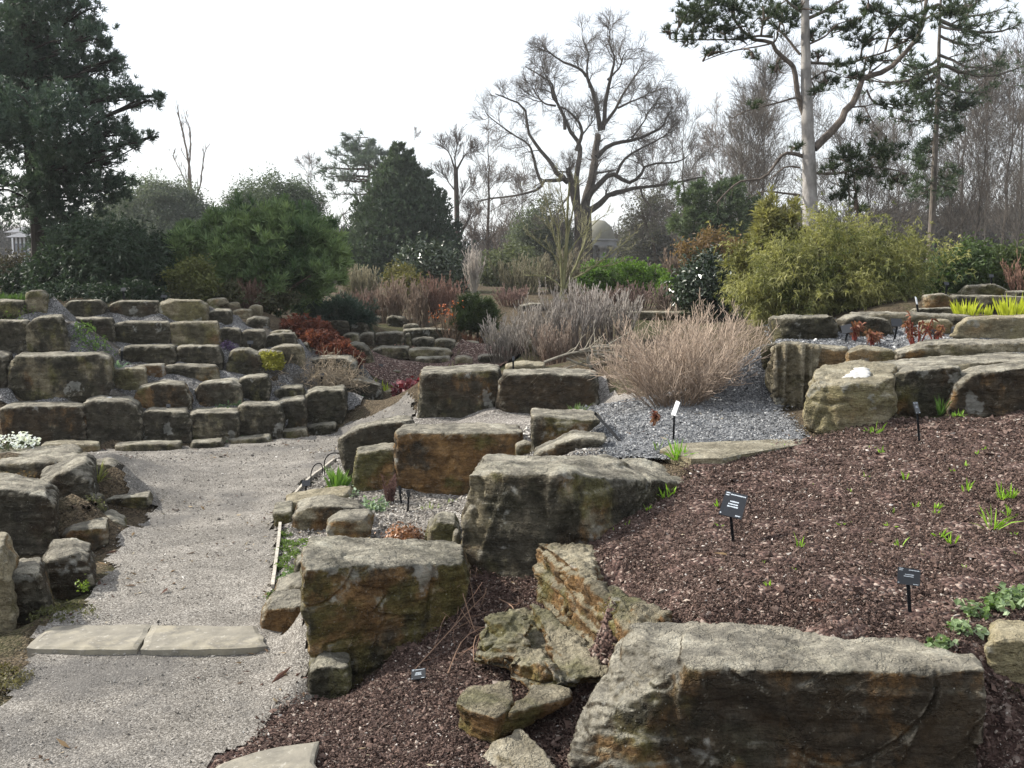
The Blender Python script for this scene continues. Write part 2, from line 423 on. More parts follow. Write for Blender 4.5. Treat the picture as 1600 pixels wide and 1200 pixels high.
R("low boulder with orange underside near the right end of the stone step", "406,968 420,950 470,945 488,960 478,992 430,992 410,984", 4.52, .28, r=.75, m=.2, k=.1, ret=0)
# --- right-hand terrace
R("big pale drum-shaped boulder carrying a white stone, at the head of the bark bed",
  "", 6.3, .55, r=.25, m=.55, k=0, p=.5, g=TR, rough=1.3, ret=0, base=0,
  extra=["1269,592,6.42 1285,598,6.33 1320,603,6.27 1366,602,6.27 1396,592,6.38 1398,640,6.36 1388,664,6.3 1340,688,6.25 1300,694,6.25 1260,692,6.32 1253,650,6.33 1258,615,6.36 1284,570,6.98 1400,568,7.0 1345,566,7.1 1400,640,6.9 1270,650,6.8"])
R("round-shouldered boulder with a pale lichen blotch, right of the drum-shaped boulder", "1397,592 1408,580 1450,582 1500,573 1506,600 1482,650 1440,658 1410,654 1394,635", 6.6, .4, r=.3, m=.55, k=.5, g=TR)
R("long sloping boulder with orange foot running off the right edge above the bark bed", "1476,642 1490,602 1520,583 1600,572 1700,566 1700,642 1600,646 1530,660 1482,654", 6.5, .62, r=.6, m=.1, k=.55, g=TR)
R("wide flat lichen-spotted slab behind the sloping boulder at the right edge", "1332,583 1400,575 1480,569 1600,561 1720,557 1720,600 1480,602 1345,592", 7.0, .75, r=.1, m=.15, k=.2, g=TR, base=0, ret=0)
R("low flat rock behind the big slab, beside the red peony stems", "1400,552 1450,538 1530,536 1720,534 1720,552 1400,556", 7.7, .6, r=.1, m=.15, k=.2, g=TR, base=0, ret=0)
R("upright slab of vertically split layers facing the blue-grey gravel", "1210,541 1230,537 1275,541 1277,600 1262,632 1242,637 1222,637 1204,600", 7.7, .42, r=.15, m=.3, k=.2, p=.2, strat=2, rough=2.6, g=TR)
R("dark mossy block half hidden behind the vertically layered slab", "1190,542 1212,537 1213,600 1205,612 1191,604", 8.05, .35, r=.1, m=.7, k=.5, g=TR)
R("block with orange base right of the vertically layered slab", "1274,542 1326,544 1324,576 1276,584", 7.95, .4, r=.5, m=.3, k=.1, p=.3, g=TR)
R("rounded white-flecked block behind the drum-shaped boulder", "1322,551 1345,544 1395,548 1412,562 1408,578 1325,578", 7.8, .35, r=.3, m=.3, k=.05, p=.4, g=TR)
R("mossy flat-topped boulder at the foot of the bamboo", "1207,498 1225,496 1300,496 1308,506 1311,532 1260,535 1211,532", 8.9, .8, r=.1, m=.6, k=.5, g=TR)
R("dark boulder under a pale ledge behind the small red peony shoots", "1308,502 1330,493 1390,500 1400,526 1340,530 1312,524", 9.25, .5, r=.1, m=.4, k=.6, g=TR)
R("long thin pale ledge stone above the peony bed", "1330,491 1400,489 1470,492 1520,494 1520,502 1335,500", 9.7, .6, r=.05, m=.1, k=.2, g=TR, base=0)
R("long pale boulder under the yellow iris, at the right edge", "1483,526 1494,508 1510,497 1600,494 1720,495 1720,546 1600,539 1530,531", 8.8, .5, r=.35, m=.35, k=0, p=.7, g=TR)
R("small buff block left of the long pale iris boulder", "1439,503 1480,500 1488,506 1484,526 1444,522", 9.1, .4, r=.05, m=.5, k=0, p=.5, g=TR)
R("brown block behind the leaning white label stake", "1442,482 1445,461 1475,458 1487,463 1487,484", 11.5, .5, r=.6, m=.2, k=.3, g=TR)
R("grey wall boulder directly behind the yellow iris clumps", "1484,461 1560,462 1640,465 1640,486 1486,485", 11.7, .5, r=.05, m=.2, k=.5, g=TR)
R("mossy boulder with a white lichen crust in the back row on the right", "1496,460 1510,446 1555,444 1576,452 1574,464 1500,464", 12.6, .5, r=.05, m=.6, k=.2, g=TR)
R("dark low boulder at the right edge in the back row", "1574,455 1650,454 1650,470 1572,470", 12.3, .5, r=.05, m=.3, k=.6, g=TR)
R("low dark kerb stone in front of the brown block", "1425,483 1490,481 1490,492 1425,492", 10.9, .4, r=.2, m=.4, k=.5, g=TR)
R("white flat stone lying on the drum-shaped boulder", "", 6.4, .3, ret=0, base=0, n="white_stone", cat="stone", mt="white", ch=.1,
  extra=["1313,592,6.42 1322,586,6.46 1336,579,6.55 1350,574,6.62 1363,578,6.6 1360,588,6.46 1352,596,6.40 1335,600,6.38 1318,598,6.40 1335,575,6.7 1340,603,6.45"])
# --- left foreground
R("tall dark streaked boulder at the left edge of the photo", "-90,768 0,762 58,768 88,778 89,856 60,868 0,871 -90,864", 5.9, .5, r=.1, m=.3, k=.75, g=FP)
R("dark sloping boulder between the tall streaked boulder and the grassy tuft", "55,756 100,737 128,728 143,741 152,792 140,806 95,806 60,790", 6.75, .7, r=.05, m=.15, k=.8, g=FP)
R("wide flat grey rock beneath the white flowers at the left edge", "-90,728 60,722 118,719 122,747 60,765 -90,765", 7.3, .75, r=.1, m=.1, k=.3, g=FP, base=0)
R("upright notched stone standing at the bend of the path", "139,730 150,725 172,725 178,737 196,741 200,770 170,774 143,764", 7.5, .3, r=.1, m=.4, k=.4, ret=0, g=FP)
R("long low stone lying on the path in front of the notched stone", "159,783 180,777 232,776 238,788 215,793 170,795", 7.08, .25, r=.2, m=.4, k=.3, ret=0, g=FP)
R("small twin-humped boulder with rusty foot at the left path edge", "94,838 110,827 166,823 169,850 130,865 104,852", 6.0, .3, r=.5, m=.2, k=.3, ret=0, g=FP)
R("low buff rock beneath the grey-green bush at the path edge", "148,818 170,809 192,821 196,830 175,834 148,834", 6.55, .3, r=.1, m=.4, k=.1, ret=0, g=FP)
R("dark dome boulder with orange underside at the left path edge", "58,888 75,873 110,867 135,881 149,916 110,937 80,940 58,920", 5.1, .42, r=.6, m=.15, k=.85, ret=0, g=FP)
R("stubby block in front of the dark dome boulder", "11,914 20,897 58,892 67,906 77,960 50,976 15,970", 4.75, .3, r=.3, m=.4, k=.55, ret=0, g=FP)
R("pale corner of a boulder at the left edge, next to the stubby block", "-90,862 4,858 13,902 22,976 0,988 -90,988", 4.6, .4, r=.05, m=.3, k=.1, p=.35, ret=0, g=FP)
R("small dark stone between the grassy tuft and the grey-green bush", "140,778 158,778 167,802 140,806", 6.8, .2, r=.05, m=.2, k=.6, ret=0, g=FP)
# --- left rock wall, bottom course
R("rust-brown block under the longest boulder, leftmost at the wall's foot", "1,642 10,636 100,634 128,637 133,670 130,694 60,698 5,694", 10.1, .5, r=0.56, m=.2, k=0.39, ret=1, g=LW1)
R("rounded dark block, second from the left at the wall's foot", "134,632 150,626 200,628 218,638 221,670 217,697 150,697 135,690", 10.15, .5, r=0.22, m=.15, k=0.70, g=LW1)
R("white-specked dark block below the rounded rusty boulder, third at the wall's foot", "222,648 235,643 290,645 298,660 295,690 260,692 223,690", 10.2, .45, r=0.08, m=.35, k=0.58, g=LW1)
R("squared grey-olive block, fourth at the wall's foot", "297,650 310,645 370,646 374,665 370,690 330,692 300,690", 10.25, .45, r=0.08, m=.4, k=0.43, g=LW1)
R("long grey block just right of the squared grey-olive one at the wall's foot", "371,640 380,633 436,634 441,655 439,684 410,688 373,690", 10.4, .45, r=0.11, m=.3, k=0.47, g=LW1)
R("narrow block with a moss-tufted top near the right end of the wall's foot", "428,632 440,627 475,625 479,645 476,672 440,678 431,670", 10.75, .45, r=0.08, m=.4, k=0.31, g=LW1)
R("tall mossy dark block at the wall's right end, under the brown sprawling shrub", "475,622 490,612 536,610 540,640 533,663 510,667 478,666", 11.0, .6, r=0.08, m=.75, k=0.55, g=LW1)
R("low plinth stone below the tall mossy dark block", "479,668 500,663 525,662 522,676 482,680", 10.85, .3, r=0.08, m=.6, k=0.47, ret=0, g=LW1)
R("flat layered footing stone below the rust-brown block", "62,696 100,693 152,695 154,706 110,709 68,706", 9.75, .25, r=0.08, m=.5, k=0.08, p=.3, ret=0, g=LW1)
R("flat layered footing stone below the white-specked block", "180,697 220,694 277,693 278,703 220,706 184,706", 9.8, .25, r=0.04, m=.5, k=0.16, ret=0, g=LW1)
R("flat footing stone below the squared grey-olive block", "298,692 345,689 350,700 300,702", 9.95, .22, r=0.04, m=.6, k=0.39, ret=0, g=LW1)
R("flat footing stone below the long grey block", "360,688 420,682 425,692 365,696", 10.15, .22, r=0.04, m=.5, k=0.31, ret=0, g=LW1)
R("buff footing stone below the narrow moss-tufted block", "430,676 478,670 480,682 434,687", 10.5, .22, r=0.22, m=.4, k=0.08, ret=0, g=LW1)
# upper courses
R("longest boulder of the left wall, a great olive-brown oblong", "15,575 28,557 90,555 150,554 170,562 173,600 168,618 100,624 30,620 15,605", 10.5, .55, r=0.22, m=.5, k=0.31, g=LW2)
R("dark block cut by the left edge beside the longest boulder", "-60,555 0,552 14,556 16,600 8,610 -60,612", 10.55, .5, r=0.22, m=.2, k=0.62, g=LW2)
R("pale olive small block right of the longest boulder", "176,580 190,577 227,577 228,610 200,616 177,614", 10.8, .4, r=0.22, m=.45, k=0.08, p=.2, g=LW2)
R("rounded boulder with rusty patches, in the middle of the left wall", "209,622 220,605 250,600 285,601 299,625 298,642 270,644 215,638", 10.55, .4, r=0.56, m=.3, k=0.35, g=LW2)
R("grey block with vertical streaks beside the green mat plant", "304,612 315,600 360,596 374,605 378,628 330,638 308,634", 10.75, .45, r=0.19, m=.1, k=0.47, g=LW2)
R("greenish slanted block right of the grey streaked one", "372,596 385,590 415,588 421,600 420,628 400,630 374,622", 10.95, .4, r=0.08, m=.6, k=0.35, g=LW2)
R("squat mossy stone beneath the sprawling brown shrub", "427,612 445,606 472,607 476,624 440,627 429,622", 11.2, .4, r=0.04, m=.7, k=0.39, g=LW2)
R("small bright orange-rust stone in the middle of the left wall", "211,574 225,571 255,570 259,588 250,595 228,588", 11.1, .3, r=0.75, m=.2, k=0.00, g=LW2)
R("low long stone beside the small orange-rust one", "258,574 275,571 335,572 340,590 300,593 262,587", 11.15, .35, r=0.41, m=.4, k=0.31, g=LW2)
R("leaning boulder with a yellow-green edge, left of the yellow moss", "353,570 362,548 385,546 405,555 413,585 390,590 356,584", 11.6, .45, r=0.30, m=.65, k=0.31, g=LW2)
R("dark stone carrying the bright yellow moss", "400,555 408,547 440,550 446,570 440,578 412,576", 11.75, .3, r=0.04, m=.4, k=0.47, g=LW2)
R("pale grey boulder right of the yellow moss", "424,545 440,540 470,541 476,560 470,575 440,575 428,560", 11.9, .45, r=0.04, m=.15, k=0.12, p=.15, g=LW2)
R("left stone of the pair above the small orange-rust one", "184,548 200,541 270,541 275,560 272,569 220,566 190,558", 11.5, .4, r=0.22, m=.6, k=0.35, g=LW2)
R("right stone of the pair above the long low stone", "276,545 290,541 340,542 346,562 345,577 300,572 280,566", 11.55, .4, r=0.08, m=.4, k=0.51, g=LW2)
R("block at the left edge above the cut dark block", "-60,504 0,502 40,501 47,520 44,551 0,552 -60,552", 11.0, .45, r=0.11, m=.45, k=0.31, g=LW2)
R("tall grey-brown block above the longest boulder", "41,510 55,497 95,495 103,520 110,548 60,553 44,551", 10.98, .45, r=0.11, m=.4, k=0.27, g=LW2)
R("dark wedge block with a sunlit corner above the green ferns", "100,502 115,498 172,498 179,510 177,535 150,536 110,514", 11.9, .45, r=0.08, m=.35, k=0.55, g=LW2)
R("long block in the second course from the top", "178,508 195,503 262,504 266,525 263,540 210,541 180,536", 12.0, .45, r=0.11, m=.45, k=0.39, g=LW2)
R("white-speckled pale green block in the second course from the top", "266,506 280,504 338,504 344,540 330,542 270,540", 12.0, .45, r=0.08, m=.55, k=0.20, p=.2, g=LW2)
R("left one of the two small dark blocks above the purple cushion", "342,516 350,513 374,514 378,530 376,543 346,544", 12.3, .35, r=0.08, m=.15, k=0.55, g=LW2)
R("right one of the two small dark blocks above the purple cushion", "377,520 385,516 412,517 415,546 395,547 378,544", 12.3, .4, r=0.08, m=.3, k=0.55, g=LW2)
R("white-edged mossy block below the red-brown mounds", "414,528 425,523 458,522 464,535 462,544 430,546 415,546", 12.5, .45, r=0.04, m=.45, k=0.39, g=LW2)
R("thin pale stone on the gravel just left of the red-brown mounds", "422,520 435,516 455,517 455,524 424,525", 13.0, .3, r=0.04, m=.3, k=0.08, p=.2, ret=0, g=LW2)
R("small square stone between the red-brown mounds and the pale grey boulder", "463,540 480,536 486,548 470,553", 13.0, .35, r=0.04, m=.4, k=0.31, g=LW2)
R("mossy block at the far left end of the top course", "-60,472 0,469 36,470 38,490 30,496 -60,496", 11.5, .4, r=0.08, m=.7, k=0.31, g=LW2)
R("tall standing stone under the dark conifer at the left", "40,460 47,455 68,454 73,462 73,494 42,494", 11.6, .3, r=0.11, m=.5, k=0.08, g=LW2)
R("blunt pointed block in shade below the dark conifer mound", "99,478 110,470 155,469 166,480 155,493 110,497", 12.5, .4, r=0.08, m=.5, k=0.47, g=LW2)
R("long brown block of the top course", "171,476 185,471 245,471 248,490 246,497 190,494 173,490", 12.6, .4, r=0.34, m=.4, k=0.47, g=LW2)
R("pale green chiselled block at the right end of the top course", "247,474 262,470 312,469 322,480 322,503 270,503 250,498", 12.6, .45, r=0.08, m=.6, k=0.08, p=.3, g=LW2)
R("small dark round block right of the pale green chiselled one", "322,490 335,484 360,485 363,505 358,513 326,510", 12.9, .4, r=0.08, m=.15, k=0.58, g=LW2)
R("white-lichened stone at the head of the left wall", "362,487 375,483 392,484 392,496 370,499", 13.8, .4, r=0.00, m=.3, k=0.16, p=.3, g=LW2)
R("white-capped round stone next to the white-lichened stone", "388,480 398,476 409,479 409,488 390,490", 14.2, .4, r=0.00, m=.3, k=0.16, p=.4, g=LW2)
R("flat-topped block beside the patch of grey gravel", "384,500 395,496 417,497 419,513 400,516 386,512", 13.3, .4, r=0.04, m=.4, k=0.39, g=LW2)
R("row stone at the top left, by the green sprouts", "322,468 350,465 358,474 324,478", 14.0, .3, r=0.00, m=.3, k=0.23, p=.2, g=LW2)
R("flat pale stone left of the white-capped round stone", "352,474 372,472 374,481 352,483", 14.3, .3, r=0.00, m=.3, k=0.08, p=.5, g=LW2)
R("squared boulder with a white top edge behind the sprawling brown shrub", "478,566 500,560 545,560 556,568 557,600 530,612 490,600", 12.4, .6, r=0.04, m=.25, k=0.43, g=LW2)
R("dark sloping boulder at the wall's right corner by the stepping stones", "536,598 556,592 578,598 594,602 597,622 582,634 560,642 540,640", 12.3, .5, r=0.15, m=.2, k=0.66, g=LW2)
# --- far rock terraces
R("big olive boulder in front of the green groundcover, left of the thin paired slabs", "539,545 550,538 566,539 578,550 585,568 560,570 541,568", 14.6, .6, r=0.15, m=.55, k=0.27, g=BM)
R("dark block right of the blue-green juniper's foot", "508,504 515,501 544,502 546,518 515,522 508,518", 16.5, .5, r=0.19, m=.3, k=0.55, g=BM)
R("grey block overhung by the blue-green juniper", "547,506 560,504 574,505 576,519 550,520", 16.6, .5, r=0.04, m=.25, k=0.39, g=BM)
R("small mossy stone at the left foot of the blue-green juniper", "479,504 495,501 506,502 505,514 482,513", 15.5, .4, r=0.08, m=.6, k=0.31, g=BM)
R("dark mossy stone below the grey block overhung by juniper", "535,524 548,521 561,523 562,536 540,538", 16.0, .5, r=0.08, m=.5, k=0.39, g=BM)
R("round-topped dark stone in the middle tier", "561,524 572,520 584,521 586,540 563,540", 16.2, .5, r=0.04, m=.3, k=0.55, g=BM)
R("long block with a rusty right corner in the middle tier", "587,522 600,520 630,520 632,538 610,542 588,540", 16.3, .5, r=0.30, m=.3, k=0.47, g=BM)
R("narrow moss-capped stone beside the rusty-cornered block", "632,522 640,521 643,538 633,540", 16.5, .4, r=0.08, m=.8, k=0.31, g=BM)
R("bright-moss-edged dark stone behind the pink flowers", "643,531 660,528 678,530 680,543 650,544", 16.6, .5, r=0.08, m=.7, k=0.47, g=BM)
R("mossy block left of the square corner block", "679,533 690,530 711,532 712,546 690,549 680,546", 16.3, .5, r=0.08, m=.45, k=0.39, g=BM)
R("square corner block ending the middle tier", "711,538 725,535 748,536 750,555 735,558 712,553", 16.0, .6, r=0.08, m=.4, k=0.43, g=BM)
R("brown stone behind the square corner block", "750,541 765,538 766,552 752,554", 16.8, .5, r=0.38, m=.2, k=0.23, g=BM)
R("left one of the thin paired slabs above the reddish bed", "582,546 600,543 636,544 638,554 600,556 584,554", 15.4, .55, r=0.00, m=.4, k=0.23, g=BM, base=0)
R("right one of the thin paired slabs, with a pale broken end", "638,548 660,545 700,547 708,553 690,558 642,557", 15.3, .55, r=0.00, m=.4, k=0.16, p=.2, g=BM, base=0)
R("dark shaded stone under the thin paired slabs", "582,556 640,557 650,560 648,570 584,570", 15.6, .5, r=0.00, m=.4, k=0.74, g=BM)
R("low grey stone under the right thin slab", "650,559 700,558 706,565 652,566", 15.0, .4, r=0.00, m=.2, k=0.31, g=BM)
R("pebbly low stone beyond the big squared boulder", "711,559 725,557 738,560 738,569 714,569", 14.2, .35, r=0.00, m=.3, k=0.16, p=.2, g=BM)
R("low dark stone beneath the grey bare shrubs", "746,557 765,555 785,557 786,566 750,567", 14.5, .4, r=0.08, m=.2, k=0.55, g=BM)
R("long dark moss-topped stone behind the rose-hip shrub", "630,516 660,514 718,516 719,528 640,528", 17.8, .5, r=0.00, m=.75, k=0.62, g=BM)
R("mossy cube at the top of the far tiers", "579,484 588,481 606,482 607,493 582,493", 20.5, .6, r=0.00, m=.8, k=0.31, g=BM)
R("grey-green stone under the mossy cube", "579,496 590,494 601,495 601,504 580,504", 19.5, .5, r=0.00, m=.6, k=0.23, g=BM)
R("humped dark stone with mossy crown in the upper far tier", "603,498 612,494 630,495 636,503 630,510 608,510", 19.0, .5, r=0.00, m=.7, k=0.55, g=BM)
R("small dark stone behind the mossy-crowned hump", "637,499 652,497 653,506 640,507", 19.5, .5, r=0.00, m=.6, k=0.55, g=BM)
R("small ledge stone just above the long moss-topped stone", "629,509 640,506 653,507 654,514 632,515", 18.5, .4, r=0.00, m=.7, k=0.47, g=BM)
R("flat orange-mossed slab in the reddish bed", "567,580 590,578 627,579 628,585 570,586", 14.6, .4, r=0.38, m=.7, k=0.00, g=BM, ret=0, base=0)
R("topmost stepping stone of the little flight by the narrow path", "598,613 612,610 624,613 622,622 600,622", 13.5, .35, r=0.00, m=.2, k=0.00, p=.7, ret=0, g=BM)
R("middle stepping stone of the little flight by the narrow path", "602,624 612,621 622,622 620,628 604,628", 13.1, .3, r=0.00, m=.2, k=0.00, p=.8, ret=0, g=BM)
R("lowest stepping stone of the little flight by the narrow path", "594,631 605,628 618,630 616,637 596,637", 12.7, .3, r=0.00, m=.3, k=0.00, p=.7, ret=0, g=BM)
R("long low kerb stone at the mouth of the narrow path", "546,645 575,638 612,637 608,646 570,652 548,652", 11.9, .3, r=0.08, m=.4, k=0.23, p=.1, ret=0, g=BM)
R("flat dark ledge rock among the grey shrubs far back", "811,478 830,474 850,475 851,484 815,485", 20.0, .8, r=0.00, m=.3, k=0.55, g=BM)
R("pale ledge rock half buried under the grey bare shrubs", "822,536 850,533 866,535 864,542 824,543", 14.0, .5, r=0.00, m=.2, k=0.08, p=.4, g=BM)
R("pale flat stone beyond the dark rust-seamed boulder", "790,572 820,568 850,570 850,577 792,578", 11.5, .5, r=0.00, m=.1, k=0.00, p=.5, g=BM, ret=0)
R("pale broken stone among the fallen grey branches", "925,543 960,540 985,543 980,553 930,554", 11.5, .4, r=0.00, m=.1, k=0.08, p=.4, g=BM, ret=0)
R("low pale garden ledge behind the tan bush", "950,489 1000,487 1080,488 1082,498 955,497", 16.0, .5, r=0.00, m=.2, k=0.16, p=.2, g=BM)

def parse(s, d, dl_dr):
    pts = []
    for q in s.split():
        a = [float(x) for x in q.split(",")]
        pts.append(a)
    xs = [a[0] for a in pts]
    x0, x1 = min(xs), max(xs)
    out = []
    for a in pts:
        if len(a) == 3: dd = a[2]
        elif isinstance(dl_dr, tuple): dd = dl_dr[0] + (dl_dr[1] - dl_dr[0]) * (a[0] - x0) / max(x1 - x0, 1)
        else: dd = dl_dr
        out.append(P(a[0], a[1], dd))
    return np.array(out)
def hull_mesh(pts, bm):
    vs = [bm.verts.new(p) for p in pts]
    r = bmesh.ops.convex_hull(bm, input=vs)
    bad = [v for v in bm.verts if not v.link_faces]
    for v in bad: bm.verts.remove(v)
CTRL = []      # ground heights (x, y, z)
def rock_points():
    rr = np.random.default_rng(11)
    for K in ROCKS:
        K['pieces'] = []
        if K['outline']:
            A = parse(K['outline'], None, K['d'])
            if K['g'] in (LW1, LW2, BM):
                c_ = A.mean(0)
                A[:, 0] = c_[0] + (A[:, 0] - c_[0]) * 1.05
                A[:, 2] = c_[2] + (A[:, 2] - c_[2]) * 1.04
                K['k'] = min(1.0, K['k'] * 1.25 + .08)  # wall and terrace stones darkened further, side shade put into the colour
            t = K['t']
            size = np.ptp(A, axis=0)
            c = A.mean(0)
            zt, zb = A[:, 2].max(), A[:, 2].min()
            h = zt - zb
            f = (A[:, 2] - zb) / max(h, 1e-3)
            ch = K['ch'] * rr.uniform(.5, 1.6, len(A)) * np.where(f > .75, .6, 1.2) * (.65 if K['g'] in (LW1, LW2, BM) else 1)
            back = np.array([K['sk'] + .8 * t * c[0] / c[1], t, 0])
            L0 = A + (c - A) * ch[:, None]
            L1 = A + back * np.minimum(.25, .4 * ch + .05)[:, None]
            L2 = A + back * .85 + np.stack([rr.normal(0, .02, len(A)) * size[0], 0 * f, rr.normal(0, .03, len(A)) * h - .02 * h], -1)
            L3 = A + (c - A) * (2 * ch)[:, None] + back
            low = A[f < .3]
            pts = [L0, L1, L2, L3]
            if len(low):
                for q in (L1, L2):
                    qq = q[f < .3].copy()
                    qq[:, 2] -= .07
                    pts.append(qq)
            K['pieces'].append(np.concatenate(pts))
            if K['base']:
                for a in A[f < .35]: CTRL.append((a[0], a[1] - .03, a[2] + .012))
            if K['ret']:
                top = A[f > .7]
                for a in (top[0], top[len(top) // 2], top[-1]):
                    CTRL.append((a[0], a[1] + t * .92, a[2] - .07))
        for e in (K['extra'] or []):
            K['pieces'].append(parse(e, None, 0))
rock_points()
# ------------------------------------------------------------------ the lie of the land
for px, py, z in [(0,1190,0),(200,1190,0),(380,1190,0),(60,1060,0),(300,1060,0),(420,1070,0),(412,1000,.02),(60,1000,.012),(35,1025,.012),(120,985,.015),(330,1000,.02),(440,1020,.02),(470,1040,.02),(220,1000,.02),(150,930,.03),(400,930,.03),(300,880,.035),(200,850,.04),(420,830,.04),
                  (250,780,.04),(350,740,.03),(490,750,.03),(130,712,.02),(300,712,.01),(450,698,0),(540,682,0),(600,645,0),(640,617,.02),(100,1150,0),
                  (20,700,.36),(70,950,.1),(20,1030,.05),(15,1150,.03),(120,800,.12),(20,880,.2),(120,780,.15),
                  (450,1150,.02),(560,1180,.04),(600,1060,.09),(700,1000,.15),(780,925,.22),(690,1150,.05),(640,1120,.05),(850,1130,.06),(930,1085,.11),(700,1190,.04),(820,1115,.07),(880,1150,.05),(620,1010,.12),(660,980,.14),(740,960,.18),(730,1060,.1),(760,1180,.02),(900,1180,.03),
                  (950,925,.475),(1100,955,.478),(1300,980,.485),(1500,1010,.475),(1000,850,.50),(1146,848,.51),(1420,960,.48),(940,855,.50),
                  (1100,770,.57),(1300,800,.58),(1500,800,.60),(1600,900,.53),(1250,705,.655),(1400,692,.69),(1600,655,.80),(1600,750,.70),(1060,735,.62),(1560,960,.50),
                  (900,705,.65),(1000,700,.66),(1100,684,.67),(1000,650,.66),(1200,655,.68),(1100,640,.67),(950,660,.64),(1000,600,.66),(880,640,.5),
                  (640,800,.10),(700,800,.12),(560,780,.07),(470,870,.05),(620,850,.12),(650,830,.12),(450,900,.05),(520,800,.08),(520,750,.06),(500,760,.04),
                  (740,662,.32),(690,668,.30),(830,675,.38),(900,600,.5),
                  (1380,532,1.12),(1300,540,1.12),(1500,540,1.1),(1590,545,1.12),(1350,524,1.13),(1420,528,1.13),(1500,488,1.28),(1590,488,1.28),(1300,492,1.33),(1440,490,1.29),
                  (1100,560,.76),(1050,530,.82),(950,545,.72),(800,565,.52),(860,560,.6),(620,575,.18),(570,575,.18),(680,568,.22),
                  (140,545,.92),(200,572,.68),(280,596,.5),(330,580,.6),(150,520,1.05),(30,497,1.22),(100,462,1.45),(440,510,.95),(460,560,.62),(400,585,.5),
                  (640,542,.58),(720,528,.78),(600,515,.82),(620,482,1.1),(500,495,1.05),(780,470,1.2),(900,480,1.12),(1050,475,1.2),(800,520,.85),(700,495,1.0)]:
    CTRL.append(tuple(Pz(px, py, z)))
for x, y, z in [(0,0,0),(-2,0,0),(2,0,.35),(0,-3,0),(-5,-3,.1),(5,-3,.5),(3.4,2.2,.45),(4.5,4.5,.6),(6,7,.9),(7,10,1.2),(9,4,.9),(-4,3,.15),(-5,6,.3),(-7,8,.4),(-9,11,.8),(-12,14,1.4),
                (1.4,2.6,.08),(1.72,2.85,.14),(2.3,2.4,.15),(.3,2.8,.02),(.6,2.99,.04),(.75,2.99,.04),(.9,2.98,.04),(1.05,2.96,.04),(1.2,2.93,.05),(1.35,2.90,.08),(1.45,2.88,.12),(-5.2,13.3,1.42),(-6.2,13.2,1.42),(-4.2,13.6,1.4),(-5.2,11.0,.86),(1.95,8.65,.72),(1.75,9.2,.74),(2.15,9.1,.8),(.9,3.03,.05),(1.2,2.98,.06),(1.5,2.98,.2),(.6,2.85,.03),(1.0,2.88,.04),(1.4,2.9,.06),(-1,2,0),(.4,2.2,.03),
                (-8,18,1.4),(-4,20,1.25),(0,22,1.3),(4,18,1.3),(8,14,1.35),(12,12,1.35),(10,22,1.45),(0,30,1.48),(-15,25,1.5),(15,30,1.5),(0,45,1.5),(-30,45,1.5),(30,45,1.5),
                (0,80,1.5),(60,80,1.5),(-60,80,1.5),(-100,20,1.5),(100,20,1.5),(0,-60,.6),(-60,-40,.8),(60,-40,1.0),(0,200,1.5),(200,200,1.5),(-200,200,1.5),(0,700,1.5),(700,500,1.5),(-700,500,1.5),(0,-300,1),(-400,-200,1),(400,-200,1)]:
    CTRL.append((x, y, z))
for px, py, d, z in [(836,945,4.4,.19),(858,965,4.2,.18),(880,992,4.0,.17),(910,1010,3.85,.19),(938,1018,3.75,.2),(960,1045,3.58,.18),(978,1066,3.48,.15),(1000,1070,3.42,.15),(930,1075,3.42,.10)]:
    q_ = P(px, py, d); CTRL.append((q_[0], q_[1], z))
CT = np.array(CTRL)
# merge near-coincident controls
_keep = []
for i, q in enumerate(CT):
    if all(np.hypot(*(CT[j, :2] - q[:2])) > .03 for j in _keep): _keep.append(i)
CT = CT[_keep]
_D = np.linalg.norm(CT[:, None, :2] - CT[None, :, :2], axis=-1)
_n = len(CT)
_A = np.zeros((_n + 1, _n + 1))
_A[:_n, :_n] = -_D + np.eye(_n) * .004
_A[:_n, _n] = _A[_n, :_n] = 1
_wt = np.linalg.solve(_A, np.concatenate([CT[:, 2], [0]]))
def H(x, y):
    x = np.asarray(x, float); y = np.asarray(y, float)
    sh = np.broadcast(x, y).shape
    x = np.broadcast_to(x, sh).ravel(); y = np.broadcast_to(y, sh).ravel()
    out = np.empty(len(x))
    for k in range(0, len(x), 20000):
        dd = np.hypot(x[k:k + 20000, None] - CT[None, :, 0], y[k:k + 20000, None] - CT[None, :, 1])
        out[k:k + 20000] = -dd @ _wt[:_n] + _wt[_n]
    return out.reshape(sh)
def hit(px, py, far=60.0):
    """where the line of sight through a pixel of the photograph meets the land"""
    x, y, z = ray(px, py)
    d = np.concatenate([np.arange(2.2, 14, .03), np.arange(14, far, .15)])
    X, Z = x / y * d, EYE + z / y * d
    below = Z <= H(X, d)
    k = int(np.argmax(below)) if below.any() else len(d) - 1
    return np.array([X[k], d[k], H(X[k], d[k])])
def inside(px, py, poly):
    poly = np.asarray(poly)
    r = np.zeros(px.shape, bool)
    j = len(poly) - 1
    for i in range(len(poly)):
        xi, yi = poly[i]; xj, yj = poly[j]
        c = ((yi > py) != (yj > py)) & (px < (xj - xi) * (py - yi) / (yj - yi + 1e-12) + xi)
        r ^= c
        j = i
    return r
def land_poly(spec):
    """corner points: 'px,py' seen pixels, or '@x,y' metres on the plan"""
    out = []
    for q in spec.split():
        if q[0] == '@': out.append([float(v) for v in q[1:].split(",")])
        else:
            a = [float(v) for v in q.split(",")]
            out.append(hit(*a)[:2] if len(a) == 2 else P(*a)[:2])
    return np.array(out)
